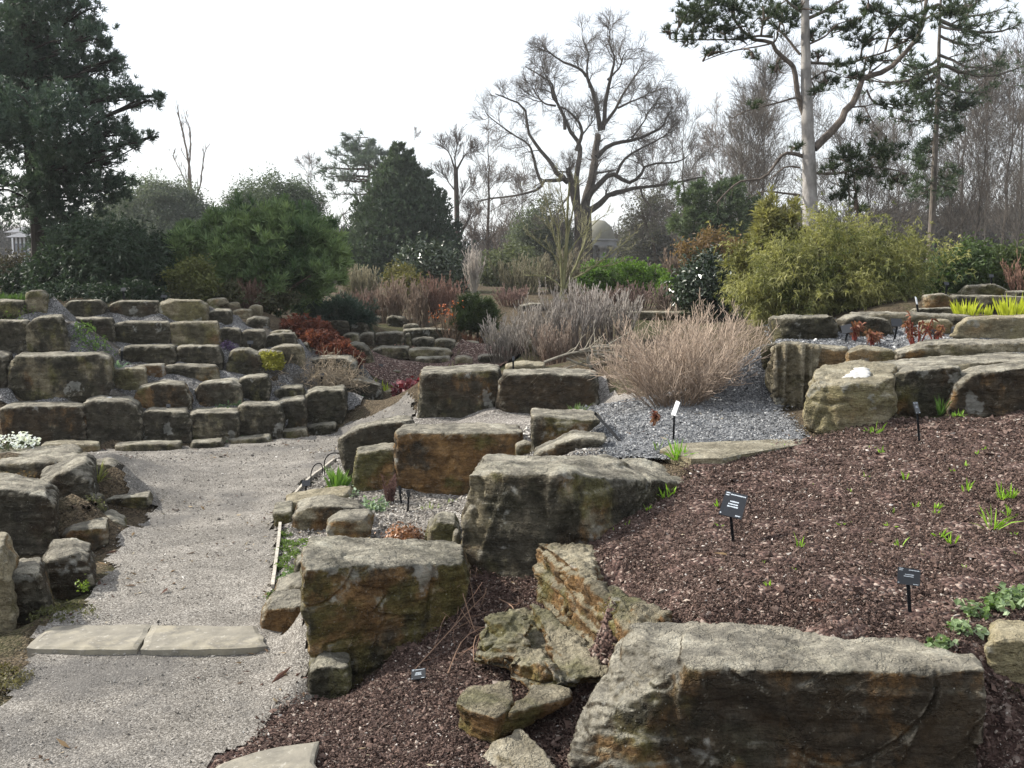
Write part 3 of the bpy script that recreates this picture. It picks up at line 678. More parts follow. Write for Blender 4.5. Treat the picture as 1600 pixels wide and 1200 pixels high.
def sheet(name, poly, mtl, step, lift, amp=.006, ragged=.04, kind='structure'):
    x0, y0 = poly.min(0) - .1; x1, y1 = poly.max(0) + .1
    xs = np.arange(x0, x1 + step, step); ys = np.arange(y0, y1 + step, step)
    X, Y = np.meshgrid(xs, ys)
    nx = perlin(np.stack([X * 5, Y * 5, 0 * X + 3.3], -1)) * ragged
    ny = perlin(np.stack([X * 5, Y * 5, 0 * X + 9.1], -1)) * ragged
    m = inside(X + nx, Y + ny, poly)
    Z = H(X, Y) + lift + amp * fbm(np.stack([X * 6, Y * 6, 0 * X], -1), 3)
    cell = m[:-1, :-1] & m[1:, :-1] & m[:-1, 1:] & m[1:, 1:]
    idx = np.arange(X.size).reshape(X.shape)
    q = np.stack([idx[:-1, :-1], idx[:-1, 1:], idx[1:, 1:], idx[1:, :-1]], -1)[cell]
    used = np.unique(q)
    rm = np.full(X.size, -1); rm[used] = np.arange(len(used))
    mb = MB()
    mb.add(np.stack([X.ravel(), Y.ravel(), Z.ravel()], -1)[used], f4=rm[q])
    o = mb.obj(name, mtl, smooth=True)
    if kind: o['kind'] = kind
    return o
# base ground, one sheet to the horizon (grid lines crowd together near the camera)
def stretch(n, lim, k, c=0.0):
    u = np.linspace(-1, 1, n)
    return c + np.sinh(u * k) / math.sinh(k) * lim
gx = stretch(340, 900, 7.4, 0.0)
gy = stretch(400, 900, 7.2, 7.5)
GX, GY = np.meshgrid(gx, gy)
GZ = H(GX, GY) - .03 + .015 * fbm(np.stack([GX * 1.5, GY * 1.5, 0 * GX], -1), 3)
mb = MB()
idx = np.arange(GX.size).reshape(GX.shape)
mb.add(np.stack([GX.ravel(), GY.ravel(), GZ.ravel()], -1), f4=np.stack([idx[:-1, :-1], idx[:-1, 1:], idx[1:, 1:], idx[1:, :-1]], -1).reshape(-1, 4))
g_ = mb.obj("ground", M_SOIL, smooth=True)
g_['kind'] = 'structure'
PATH = land_poly("@-2.3,1.2 @.0,1.2 330,1195 395,1160 440,1120 490,1098 482,1000 430,985 418,950 428,915 436,860 440,800 462,768 490,745 530,716 545,700 575,672 640,655 655,625 640,612 600,640 548,655 530,668 478,682 400,690 300,697 180,702 60,702 130,716 200,772 240,795 170,860 150,920 100,960 40,1010 20,1060 -60,1195")
MULCH_LOW = land_poly("330,1205 400,1165 450,1100 490,1090 560,1062 700,950 735,900 850,860 @.3,5.2 @.9,4.8 @1.0,3.6 @1.6,3.1 @2.3,3.3 @2.6,2.2 @.2,2.2")
MULCH_TOP = land_poly("835,850 925,835 1010,800 1072,752 1080,720 1200,702 1262,688 1400,655 1480,655 1610,640 @5.5,6.6 @6,3 @2.6,2.8 1500,1050 1300,1046 1080,1040 @.75,3.3 900,960")
TERRACE = land_poly("830,715 900,640 @.6,9 @3.1,9 1210,640 1262,690 1150,700 1040,720 860,735")
MIDBED = land_poly("440,800 470,768 500,745 530,716 @-1.2,8.2 @-.6,8.3 @.6,8 @.5,5.0 480,885 430,930 436,860")
UPPER = land_poly("@2.5,8.1 @2.4,9.6 @3.4,9.6 @4.5,9.4 @5.5,9.0 @5.5,7.4 @3.6,7.0")
WALLBED = land_poly("@-7.5,10.35 @-5,10.35 @-3.6,10.4 @-2.4,10.75 @-1.7,11.2 @-1.7,13 @-2.2,14.0 @-4,13.2 @-5.2,12.75 @-8,12.5 @-9,11.5")
REDBED = land_poly("@-2.6,14.2 @-1.2,14.2 @-.9,13.0 @-.5,13.2 @.3,14.2 @.2,16 @-2.4,16")
MIDTERR = land_poly("@-1.1,8.0 @-1.2,9.9 @-.95,10.6 @1.0,10.6 @1.2,9 @.9,7.8 @.1,7.5")
sheet("path", PATH, M_PATH, .03, .0, .007, .09)
sheet("bark_bed", land_poly("200,1205 300,1165 380,1110 440,1060 520,1050 560,1040 700,940 735,890 850,860 @.3,5.2 @.9,4.8 @1.0,3.6 @1.6,3.1 @2.3,3.3 @2.6,2.2 @-.4,2.2"), M_MULCH, .025, -.006, .006)
sheet("bark_bed", MULCH_TOP, M_MULCH, .03, .004, .014)
sheet("gravel_bed", TERRACE, M_GREY, .035, .0, .008)
sheet("gravel_bed", MIDBED, M_WARM, .03, .004, .008)
sheet("gravel_bed", UPPER, M_GREY, .05, .0, .008)
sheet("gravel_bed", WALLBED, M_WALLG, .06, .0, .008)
sheet("red_bark_bed", REDBED, M_MULCH, .08, .0, .01)
sheet("gravel_bed", MIDTERR, M_WARM, .05, .0, .008)

# ------------------------------------------------------------------ loose chips and stones on the beds
_oct_f = np.array([[0, 2, 4], [2, 1, 4], [1, 3, 4], [3, 0, 4], [2, 0, 5], [1, 2, 5], [3, 1, 5], [0, 3, 5]])
def chips(poly, dens, length, aspect, flat, pal, prob, lift, near=None, tilt=.5, jit=.35, seedpow=1.0):
    """returns verts, faces, colours of loose pieces spread over a bed; fewer and larger with distance"""
    x0, y0 = poly.min(0); x1, y1 = poly.max(0)
    n = int((x1 - x0) * (y1 - y0) * dens)
    x = rng.uniform(x0, x1, n); y = rng.uniform(y0, y1, n)
    k = inside(x + rng.normal(0, .03, n), y + rng.normal(0, .03, n), poly)
    if near is not None: k &= rng.random(n) < np.clip((near / np.maximum(y, .5)) ** 2, 0, 1)
    k &= (y > 2.0)
    x, y = x[k], y[k]
    n = len(x)
    z = H(x, y) + lift
    L = length * rng.lognormal(0, .45, n)
    if near is not None: L *= np.clip(y / near, 1, 2.2)
    W = L * aspect * rng.uniform(.6, 1.3, n); T = L * flat * rng.uniform(.6, 1.3, n)
    base = np.array([[1, 0, 0], [-1, 0, 0], [0, 1, 0], [0, -1, 0], [0, 0, 1], [0, 0, -1]], float)
    v = base[None] * (1 + rng.normal(0, jit, (n, 6, 1))) + rng.normal(0, .15, (n, 6, 3))
    v = v * np.stack([L, W, T], -1)[:, None, :] * .5
    a = rng.uniform(0, 2 * np.pi, n); b = rng.normal(0, tilt, n); c = rng.normal(0, tilt, n)
    ca, sa, cb, sb, cc, sc = np.cos(a), np.sin(a), np.cos(b), np.sin(b), np.cos(c), np.sin(c)
    y1_ = v[..., 1] * cc[:, None] - v[..., 2] * sc[:, None]; z1_ = v[..., 1] * sc[:, None] + v[..., 2] * cc[:, None]
    x2_ = v[..., 0] * cb[:, None] - z1_ * sb[:, None]; z2_ = v[..., 0] * sb[:, None] + z1_ * cb[:, None]
    X = x2_ * ca[:, None] - y1_ * sa[:, None] + x[:, None]; Y = x2_ * sa[:, None] + y1_ * ca[:, None] + y[:, None]
    Zz = z2_ + z[:, None] + T[:, None] * .25
    pal = np.array(pal)
    col = pal[rng.choice(len(pal), n, p=np.array(prob) / sum(prob))] * rng.uniform(.7, 1.35, (n, 1))
    f = (_oct_f[None] + (np.arange(n) * 6)[:, None, None]).reshape(-1, 3)
    return np.stack([X, Y, Zz], -1).reshape(-1, 3), f, np.repeat(col, 6, 0)
BARKPAL = [(.034, .022, .018), (.066, .043, .036), (.105, .070, .057), (.155, .110, .092), (.31, .26, .22), (.5, .46, .42)]
BARKP = [20, 32, 30, 14, 3.2, .8]
STONEPAL = [(.07, .073, .078), (.13, .135, .143), (.20, .205, .213), (.29, .295, .30), (.46, .46, .455)]
WARMPAL = [(.08, .073, .065), (.15, .137, .12), (.24, .22, .195), (.34, .32, .29), (.55, .53, .49)]
def stuff(name, mb, mtl, label, cat):
    o = mb.obj(name, mtl)
    o['kind'] = 'stuff'; o['label'] = label; o['category'] = cat
    return o
mb = MB()
v, f, c = chips(MULCH_TOP, 32000, .0086, .7, .5, BARKPAL, BARKP, .004, near=4.5); mb.add(v, f, col=c)
v, f, c = chips(MULCH_LOW, 32000, .0086, .7, .35, BARKPAL, BARKP, .004); mb.add(v, f, col=c)
stuff("bark_mulch", mb, M_CHIP, "dark red-brown bark chips covering the sloping beds", "bark mulch")
mb = MB()
v, f, c = chips(TERRACE, 14000, .0080, .7, .55, STONEPAL, [14, 28, 30, 20, 8], .002, near=6); mb.add(v, f, col=c)
v, f, c = chips(UPPER, 6000, .010, .7, .55, STONEPAL, [14, 28, 30, 20, 8], .002, near=7); mb.add(v, f, col=c)
v, f, c = chips(MIDBED, 8000, .011, .7, .55, WARMPAL, [14, 28, 30, 20, 8], .002, near=6); mb.add(v, f, col=c)
v, f, c = chips(PATH, 3000, .0048, .8, .55, WARMPAL, [12, 30, 34, 18, 6], .001, near=5.5, tilt=.3); mb.add(v, f, col=c)
stuff("loose_gravel", mb, M_CHIP, "small loose grey stones on the path and terraces", "gravel")

# fallen leaves, bits of stick and crumbs of bark along the edges
mb = MB()
for poly, dens in ((PATH, 90), (MULCH_TOP, 25), (MULCH_LOW, 45), (MIDBED, 50), (TERRACE, 25)):
    v, f, c = chips(poly + rng.normal(0, .02, poly.shape), dens, .03, .35, .12, [(.16, .11, .06), (.28, .22, .14), (.09, .06, .04), (.36, .31, .22), (.07, .035, .025)], [5, 4, 6, 2, 6], .006, tilt=.3)
    k = np.repeat(perlin(np.concatenate([v.reshape(-1, 6, 3).mean(1)[:, :2] * 1.7, np.full((len(v) // 6, 1), 4.4)], 1)) > .12, 6)
    keep = k.reshape(-1, 6)[:, 0]
    vv = v.reshape(-1, 6, 3)[keep]; cc_ = c.reshape(-1, 6, 3)[keep]
    mb.add(vv.reshape(-1, 3), (_oct_f[None] + (np.arange(len(vv)) * 6)[:, None, None]).reshape(-1, 3), col=cc_.reshape(-1, 3))
stuff("leaf_litter", mb, M_CHIP, "scattered dead leaf and stick crumbs on the path and beds", "litter")
# ------------------------------------------------------------------ boulders: block, weathered surface
def build_rocks():
    rr = np.random.default_rng(5)
    tmp = []
    for K in ROCKS:
        allp = np.concatenate(K['pieces'])
        K['o'] = np.array([allp[:, 0].mean(), allp[:, 1].mean(), allp[:, 2].min()])
        dist = allp[:, 1].min()
        K['dist'] = dist
        size = float(np.sort(np.ptp(allp, axis=0))[1])
        K['size'] = size
        bm = bmesh.new()
        for pc in K['pieces']:
            b2 = bmesh.new()
            hull_mesh(pc - K['o'] + rr.normal(0, .007 * size, pc.shape), b2)
            # knock chips off corners and edges
            for _ in range(int(rr.integers(5, 10))):
                vs = np.array([v.co[:] for v in b2.verts])
                cc = vs.mean(0)
                k_ = rr.integers(0, len(vs))
                nrm = vs[k_] - cc + rr.normal(0, .25, 3) * np.ptp(vs, axis=0)
                nrm = nrm / np.ptp(vs, axis=0).clip(.02)
                nrm /= np.linalg.norm(nrm)
                mx = (vs @ nrm).max()
                mn = (vs @ nrm).min()
                bmesh.ops.bisect_plane(b2, geom=b2.verts[:] + b2.edges[:] + b2.faces[:], plane_co=Vector(nrm * (mx - (mx - mn) * rr.uniform(.012, .05))), plane_no=Vector(nrm), clear_outer=True)
                q_ = np.array([v.co[:] for v in b2.verts])
                b2.clear()
                hull_mesh(q_, b2)
            m2 = bpy.data.meshes.new("piece")
            b2.to_mesh(m2); b2.free()
            bm.from_mesh(m2)
            bpy.data.meshes.remove(m2)
        bmesh.ops.recalc_face_normals(bm, faces=bm.faces)
        me = bpy.data.meshes.new("block")
        bm.to_mesh(me); bm.free()
        o = bpy.data.objects.new("block", me)
        C.objects.link(o)
        md = o.modifiers.new("r", 'REMESH')
        md.mode = 'VOXEL'
        K['vs'] = K['vox'] or max(dist * .0021, size / 100, .0052)
        md.voxel_size = K['vs']
        sm = o.modifiers.new("s", 'SMOOTH')
        sm.factor = .5
        sm.iterations = 1
        tmp.append(o)
    dg = bpy.context.evaluated_depsgraph_get()
    for K, o in zip(ROCKS, tmp):
        me = bpy.data.meshes.new_from_object(o.evaluated_get(dg))
        n = len(me.vertices)
        v = np.empty(n * 3, np.float32); me.vertices.foreach_get("co", v); v = v.reshape(-1, 3).astype(float)
        nr = np.empty(n * 3, np.float32); me.vertices.foreach_get("normal", nr); nr = nr.reshape(-1, 3).astype(float)
        s = K['size']; q = v + K['o'] * 3.7
        k = K['rough']
        side = 1 - np.abs(nr[:, 2]) ** 2
        ss = min(max(s, .15), .9)
        low = np.stack([fbm(q * (1.1 / ss) + 5, 2), fbm(q * (1.1 / ss) + 31, 2), .6 * fbm(q * (1.1 / ss) + 77, 2)], -1) * .016 * ss
        d = .017 * ss * k * fbm(q * (3.0 / ss), 4)
        rid = 1 - np.abs(perlin(q * (2.3 / ss) + 9))
        d += .012 * ss * k * (rid - .7)
        if K['strat'] == 2: bq = np.stack([q[:, 0] * 22, q[:, 1] * 5, q[:, 2] * 1.5], -1)
        else: bq = np.stack([q[:, 0] * 1.6, q[:, 1] * 1.6, q[:, 2] * (26 if not K['strat'] else 34)], -1) / max(ss, .4) * .6
        st = np.tanh(perlin(bq) * 4) * .5
        d += side * (.0055 + .010 * (K['strat'] > 0)) * k * np.clip(st, -.5, .5) * 2 * min(1, ss / .4)
        cr = perlin(q * (1.7 / ss) + 63)
        d -= .032 * min(ss, .6) * k * np.exp(-(cr / .022) ** 2) * (.35 + .65 * side) * np.clip(.5 + perlin(q * (1.3 / ss) + 7) * 2, 0, 1)
        cr2 = perlin(np.stack([q[:, 0] * .8, q[:, 1] * .8, q[:, 2] * 2.6], -1) * (2.1 / ss) + 41)
        d -= .026 * min(ss, .6) * k * np.exp(-(cr2 / .025) ** 2) * side * np.clip(.4 + perlin(q * (1.9 / ss) + 87) * 2, 0, 1)
        d += .010 * min(ss, .6) * k * fbm(q * (9 / max(ss, .3)), 4)
        d += .0035 * k * fbm(q * 45, 2)
        fc = perlin(q * (1.5 / ss) + 120)
        d += .04 * ss * (np.round(fc * 3) / 3 - fc) * side
        v = v + low + nr * d[:, None]
        me.vertices.foreach_set("co", v.astype(np.float32).ravel())
        me.polygons.foreach_set("use_smooth", np.ones(len(me.polygons), bool))
        me.update()
        me.materials.clear()
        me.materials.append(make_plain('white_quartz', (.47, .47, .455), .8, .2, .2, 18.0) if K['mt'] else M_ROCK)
        me.name = K['n']
        ob = bpy.data.objects.new(K['n'], me)
        ob.location = K['o']
        C.objects.link(ob)
        tag(ob, K['label'], K['cat'], K['g'])
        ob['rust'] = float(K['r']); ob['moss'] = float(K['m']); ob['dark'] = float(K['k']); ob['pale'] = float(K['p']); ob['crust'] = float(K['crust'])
    for o in tmp:
        m_ = o.data
        bpy.data.objects.remove(o)
        bpy.data.meshes.remove(m_)
build_rocks()
# ------------------------------------------------------------------ growing things: shared builders
def nrmz(a): return a / (np.linalg.norm(a, axis=-1, keepdims=True) + 1e-9)
def rnd3(*sh): return nrmz(rng.normal(size=(*sh, 3)))
def tubes(mb, Pt, Rd, sides=4, col=(.1, .08, .06), colvar=.15):
    """many tapering stems at once: Pt (B, n, 3), Rd (B, n)"""
    B, n, _ = Pt.shape
    if B == 0: return
    T = nrmz(np.gradient(Pt, axis=1))
    ref = nrmz(np.cross(T.mean(1), np.array([.37, .81, .45])) + 1e-6)[:, None, :]
    U = nrmz(ref - (ref * T).sum(-1, keepdims=True) * T)
    V = np.cross(T, U)
    a = np.arange(sides) * 2 * np.pi / sides
    ring = Pt[:, :, None, :] + Rd[:, :, None, None] * (np.cos(a)[None, None, :, None] * U[:, :, None, :] + np.sin(a)[None, None, :, None] * V[:, :, None, :])
    idx = np.arange(B * n * sides).reshape(B, n, sides)
    q = np.stack([idx[:, :-1], np.roll(idx[:, :-1], -1, 2), np.roll(idx[:, 1:], -1, 2), idx[:, 1:]], -1)
    c = np.asarray(col, float)
    if c.ndim == 1: c = np.broadcast_to(c, (B, 3))
    c = c * rng.uniform(1 - colvar, 1 + colvar, (B, 1))
    mb.add(ring.reshape(-1, 3), f4=q.reshape(-1, 4), col=np.repeat(c, n * sides, 0))
def resample(pts, n):
    pts = np.asarray(pts, float)
    m = len(pts)
    t = np.linspace(0, m - 1, n)
    i = np.clip(np.floor(t).astype(int), 0, m - 2); f = (t - i)[:, None]
    p0 = pts[np.clip(i - 1, 0, m - 1)]; p1 = pts[i]; p2 = pts[i + 1]; p3 = pts[np.clip(i + 2, 0, m - 1)]
    return .5 * (2 * p1 + (p2 - p0) * f + (2 * p0 - 5 * p1 + 4 * p2 - p3) * f ** 2 + (3 * p1 - p0 - 3 * p2 + p3) * f ** 3)
def limb(spec, d, n=12):
    """'px,py[,extra depth] ...' traced limb at distance d"""
    out = []
    for q in spec.split():
        a = [float(v) for v in q.split(",")]
        out.append(P(a[0], a[1], d + (a[2] if len(a) > 2 else 0)))
    return resample(np.array(out), n)
def shoots(B, n, base, direc, length, bend=.2, wander=.08, up=0.0):
    """paths from base (B,3) along direc with gentle wandering"""
    s = np.linspace(0, 1, n)
    dr = np.repeat(nrmz(direc)[:, None, :], n, 1)
    wob = np.cumsum(rng.normal(0, wander, (B, n, 3)), 1)
    bd = rnd3(B)[:, None, :] * bend * s[None, :, None]
    dr = dr + wob + bd
    dr[..., 2] += up * s[None, :]
    dr = nrmz(dr)
    st = (length / (n - 1))[:, None, None]
    pts = np.concatenate([np.zeros((B, 1, 3)), np.cumsum(dr[:, :-1] * st, 1)], 1)
    return base[:, None, :] + pts
def spawn(Pt, Rd, k, lo, hi, ang=(.5, 1.0), n=6, tmin=.25, up=.1, wander=.12, rs=.6, rmin=.004, taper=.35, bend=.2, tmax=1.0, alen=None):
    """k side branches on every branch of Pt"""
    B, m, _ = Pt.shape
    pi = np.repeat(np.arange(B), k)
    N = len(pi)
    t = rng.uniform(tmin, tmax, N) * (m - 1)
    i = np.clip(np.floor(t).astype(int), 0, m - 2); f = (t - i)[:, None]
    base = Pt[pi, i] * (1 - f) + Pt[pi, i + 1] * f
    tan = nrmz(Pt[pi, i + 1] - Pt[pi, i])
    perp = nrmz(np.cross(tan, rnd3(N)))
    a = rng.uniform(*ang, N)[:, None]
    dr = tan * np.cos(a) + perp * np.sin(a)
    dr[:, 2] += up
    plen = np.linalg.norm(np.diff(Pt, axis=1), axis=-1).sum(1)[pi]
    L = plen * rng.uniform(lo, hi, N) * (1.15 - .6 * t / (m - 1))
    if alen: L = rng.uniform(*alen, N) * (1.25 - .7 * t / (m - 1))
    r0 = np.maximum((Rd[pi, i] * (1 - f[:, 0]) + Rd[pi, i + 1] * f[:, 0]) * rs * rng.uniform(.7, 1.1, N), rmin)
    Q = shoots(N, n, base, dr, L, bend, wander, up)
    R_ = np.maximum(r0[:, None] * np.linspace(1, taper, n)[None], rmin * .8)
    return Q, R_
def blades(mb, Cn, Dr, n, length, width, spread, col, droop=0.0, var=.25, scat=0.0, lvar=.3):
    """narrow leaves or needles bursting from each centre"""
    N = len(Cn)
    if N == 0: return
    D = nrmz(np.repeat(Dr, n, 0) + rng.normal(0, spread, (N * n, 3)))
    B = np.repeat(Cn, n, 0) + rng.normal(0, 1, (N * n, 3)) * scat
    L = (np.repeat(np.broadcast_to(length, N), n) * rng.uniform(1 - lvar, 1 + lvar, N * n))[:, None]
    W = np.cross(D, rnd3(N * n)); W = nrmz(W) * np.asarray(width) * .5
    mid = B + D * L * .55; mid[:, 2] -= 0
    tip = B + D * L; tip[:, 2] -= droop * L[:, 0]
    v = np.stack([B - W * .5, B + W * .5, mid + W, mid - W, tip], 1)
    o = (np.arange(N * n) * 5)[:, None]
    c = np.asarray(col, float)
    c = np.repeat(np.broadcast_to(c, (N, 3)), n, 0) * rng.uniform(1 - var, 1 + var, (N * n, 1))
    mb.add(v.reshape(-1, 3), f3=o + np.array([3, 2, 4]), f4=o + np.array([0, 1, 2, 3]), col=np.repeat(c, 5, 0))
def needles(mb, Cn, Dr, n, length, width, spread, col, var=.25):
    """the cheapest needle: one slim triangle"""
    N = len(Cn)
    if N == 0: return
    D = nrmz(np.repeat(Dr, n, 0) + rng.normal(0, spread, (N * n, 3)))
    B = np.repeat(Cn, n, 0)
    L = (np.repeat(np.broadcast_to(length, N), n) * rng.uniform(.7, 1.2, N * n))[:, None]
    W = nrmz(np.cross(D, rnd3(N * n))) * np.asarray(width) * .5
    v = np.stack([B - W, B + W, B + D * L + W * .5, B + D * L - W * .5], 1)
    c = np.repeat(np.broadcast_to(np.asarray(col, float), (N, 3)), n, 0) * rng.uniform(1 - var, 1 + var, (N * n, 1))
    mb.add(v.reshape(-1, 3), f4=(np.arange(N * n) * 4)[:, None] + np.array([0, 1, 2, 3]), col=np.repeat(c, 4, 0))
def leaves(mb, Cn, Nr, n, size, aspect, spread, col, tilt=.7, var=.25):
    """folded leaf rhombs scattered round each centre"""
    N = len(Cn)
    if N == 0: return
    M = N * n
    B = np.repeat(Cn, n, 0) + rng.normal(0, 1, (M, 3)) * np.repeat(np.broadcast_to(spread, N), n)[:, None]
    nr = nrmz(np.repeat(Nr, n, 0) + rng.normal(0, tilt, (M, 3)))
    u = nrmz(np.cross(nr, rnd3(M))); w_ = np.cross(nr, u)
    L = np.repeat(np.broadcast_to(size, N), n)[:, None] * rng.uniform(.65, 1.3, (M, 1))
    v = np.stack([B - u * L * .5, B + w_ * L * aspect * .5 + nr * L * .08, B + u * L * .5 - nr * L * .08, B - w_ * L * aspect * .5 + nr * L * .08], 1)
    c = np.repeat(np.broadcast_to(np.asarray(col, float), (N, 3)), n, 0) * rng.uniform(1 - var, 1 + var, (M, 1))
    mb.add(v.reshape(-1, 3), f4=(np.arange(M) * 4)[:, None] + np.array([0, 1, 2, 3]), col=np.repeat(c, 4, 0))
def blobs_pts(blobs, n, shell=.45, lump=.3, freq=2.2, zcut=True, clump=0, cs=.11):
    """points through the outer part of a crown made of several uneven lobes; blobs: (px, py, d, rx, ry[, depth ratio]) in photo pixels"""
    ar = np.array([b[3] * b[4] for b in blobs], float)
    cnt = np.maximum((n * ar / ar.sum()).astype(int), 8)
    C_, N_ = [], []
    for b, k in zip(blobs, cnt):
        px, py, d, rx, ry = b[:5]
        dr = b[5] if len(b) > 5 else .8
        c = P(px, py, d); m = mpp(d)
        rad = np.array([rx * m, rx * m * dr, ry * m])
        nc = max(6, k // clump) if clump else k
        u = rnd3(nc)
        r = 1 - shell * rng.random(nc) ** 1.6
        r *= 1 + lump * fbm(u * freq + c * 1.7, 3)
        q_, nn = c + u * rad * r[:, None], nrmz(u / rad)
        if clump:
            ii = rng.integers(0, nc, k)
            sg = cs * rad.mean() * rng.uniform(.6, 1.5, nc)[ii, None]
            j_ = rng.normal(0, 1, (k, 3)) * sg
            q_ = q_[ii] + j_ + nn[ii] * np.abs(rng.normal(0, .8, (k, 1))) * sg
            nn = nrmz(nn[ii] + .7 * j_ / (sg + 1e-6))
        C_.append(q_)
        N_.append(nn)
    C_, N_ = np.concatenate(C_), np.concatenate(N_)
    if zcut:
        k = C_[:, 2] > H(C_[:, 0], C_[:, 1]) + .01
        C_, N_ = C_[k], N_[k]
    return C_, N_
def mixcol(Cn, c0, c1, freq, seed=0.0):
    f = np.clip(.5 + .75 * fbm(Cn * freq + seed, 3) + rng.normal(0, .12, len(Cn)), 0, 1)[:, None]
    return np.asarray(c0) * (1 - f) + np.asarray(c1) * f
def at_ground(px, d):
    p = P(px, 440, d)
    return np.array([p[0], p[1], float(H(p[0], p[1]))])
def stems_only(B, base, r, spread, height, n, hvar=.25, out=.9, up=.2, wander=.06, r0=.003):
    a = rng.uniform(0, 2 * np.pi, B); q = np.sqrt(rng.random(B))
    st = base + np.stack([np.cos(a) * q * r, np.sin(a) * q * r, 0 * a], -1)
    st[:, 2] = H(st[:, 0], st[:, 1]) - .01
    lean = q * out * spread + rng.normal(0, .06, B)
    dr = np.stack([np.cos(a) * lean, np.sin(a) * lean, np.ones(B)], -1)
    L = height * rng.uniform(1 - hvar, 1 + .3 * hvar, B)
    Q = shoots(B, n, st, dr, L, .1, wander, up)
    return Q, np.repeat((r0 * np.linspace(1, .45, n))[None], B, 0)
def twig_shrub(name, label, px, d, wpx, hpx, col, col2=None, B=60, k=7, k2=4, group=None, out=1.0, r0=None, cat="shrub", up=.25, rootw=.3, wander=.07, tipang=(.2, .6), hvar=.45):
    """leafless shrub: a fan of stems with side twigs; sized in photo pixels"""
    base = at_ground(px, d)
    m = mpp(d)
    hgt = hpx * m * .80; w_ = wpx * m * .9
    r0 = r0 or max(.003, .0005 * d)
    rm = max(.0013, .00027 * d)
    spread = (w_ / 2) / max(hgt, .01)
    Q, R_ = stems_only(B, base, w_ * .5 * rootw, spread * (1 - rootw), hgt * 1.08, 7, hvar=hvar, up=up, out=out, wander=wander, r0=r0)
    mb = MB()
    tubes(mb, Q, R_, 4, col)
    t = MB()
    c2 = col2 or col
    Q1, R1 = spawn(Q, R_, k, .25, .5, tipang, 5, .25, up, .10, .6, rm)
    tubes(t, Q1, R1, 3, c2, .3)
    if k2:
        Q2, R2 = spawn(Q1, R1, k2, .3, .6, tipang, 4, .2, up, .12, .7, rm)
        tubes(t, Q2, R2, 3, c2, .35)
    th = thing(name, label, cat, base, group)
    mb.obj("stem", M_BARK, th, base); t.obj("twigs", M_TWIG, th, base)
    return th
def bush(name, label, blobs, n, px_size, c0, c1, leaf="leaf", aspect=.45, per=5, mtl=None, group=None, cat="shrub", shell=.45, lump=.3, freq=2.2, stems=None, tilt=.7, upw=.3, cf=None, spread=None, droop=0.0, clump=14, cs=.12):
    """evergreen: uneven lobes of small leaves or needle tufts, on a few stems"""
    d = blobs[0][2]
    m = mpp(d)
    Cn, Nr = blobs_pts(blobs, n, shell, lump, freq, True, clump, cs)
    cl = mixcol(Cn, c0, c1, cf or .035 / m / 4)
    mb = MB()
    s = px_size * m
    up = np.array([0, 0, upw])
    if leaf == "leaf": leaves(mb, Cn, nrmz(Nr + up), per, s, aspect, s * .9, cl, tilt)
    elif leaf == "needle": needles(mb, Cn, nrmz(Nr + up), per, s, s * aspect, .55, cl)
    else: blades(mb, Cn, nrmz(Nr + up), per, s, s * aspect, spread or .5, cl, droop)
    px = np.mean([b[0] for b in blobs]); base = at_ground(px, d)
    zlow = min(float(P(b[0], b[1] + b[4], b[2])[2]) for b in blobs)
    th = thing(name, label, cat, base, group)
    mb.obj("foliage", mtl or M_LEAF, th, base)
    k = MB()
    nst = stems or 5
    tops = Cn[rng.integers(0, len(Cn), nst)]
    ctr = np.array([np.mean(Cn[:, 0]), np.mean(Cn[:, 1]), np.mean(Cn[:, 2])])
    paths = []
    for tp in tops:
        b0 = base + np.array([rng.normal(0, .05), rng.normal(0, .05), -.05])
        paths.append(resample(np.array([b0, (b0 + tp) * .5 + np.array([0, 0, .1 * (tp[2] - b0[2])]), b0 + (tp - b0) * .85]), 6))
    r = max(.012, .0022 * d)
    tubes(k, np.array(paths), np.repeat((r * np.linspace(1, .4, 6))[None], nst, 0), 6, (.09, .065, .045))
    k.obj("stem", M_BARK, th, base)
    return th
def tuft(name, label, px, py, d, wpx, hpx, n, col, cat="plant", group=None, width=1.6, spread=.35, droop=.15, mtl=None, root=.5, var=.2):
    """clump of strap leaves"""
    p = P(px, py, d); p[2] = float(H(p[0], p[1]))
    m = mpp(d)
    a = rng.uniform(0, 2 * np.pi, n); q = np.sqrt(rng.random(n)) * wpx * m * .5 * root
    b = p + np.stack([np.cos(a) * q, np.sin(a) * q * .7, 0 * a], -1)
    b[:, 2] = H(b[:, 0], b[:, 1]) - .004
    out = np.stack([np.cos(a), np.sin(a), 0 * a], -1) * (rng.random(n) * spread * 2)[:, None]
    mb = MB()
    blades(mb, b, nrmz(out + np.array([0, 0, 1.0])), 1, hpx * m * rng.uniform(.55, 1.1, n), width * m, .12, np.asarray(col) , droop, var)
    o = mb.obj(name, mtl or M_LEAF, None, p)
    return tag(o, label, cat, group)
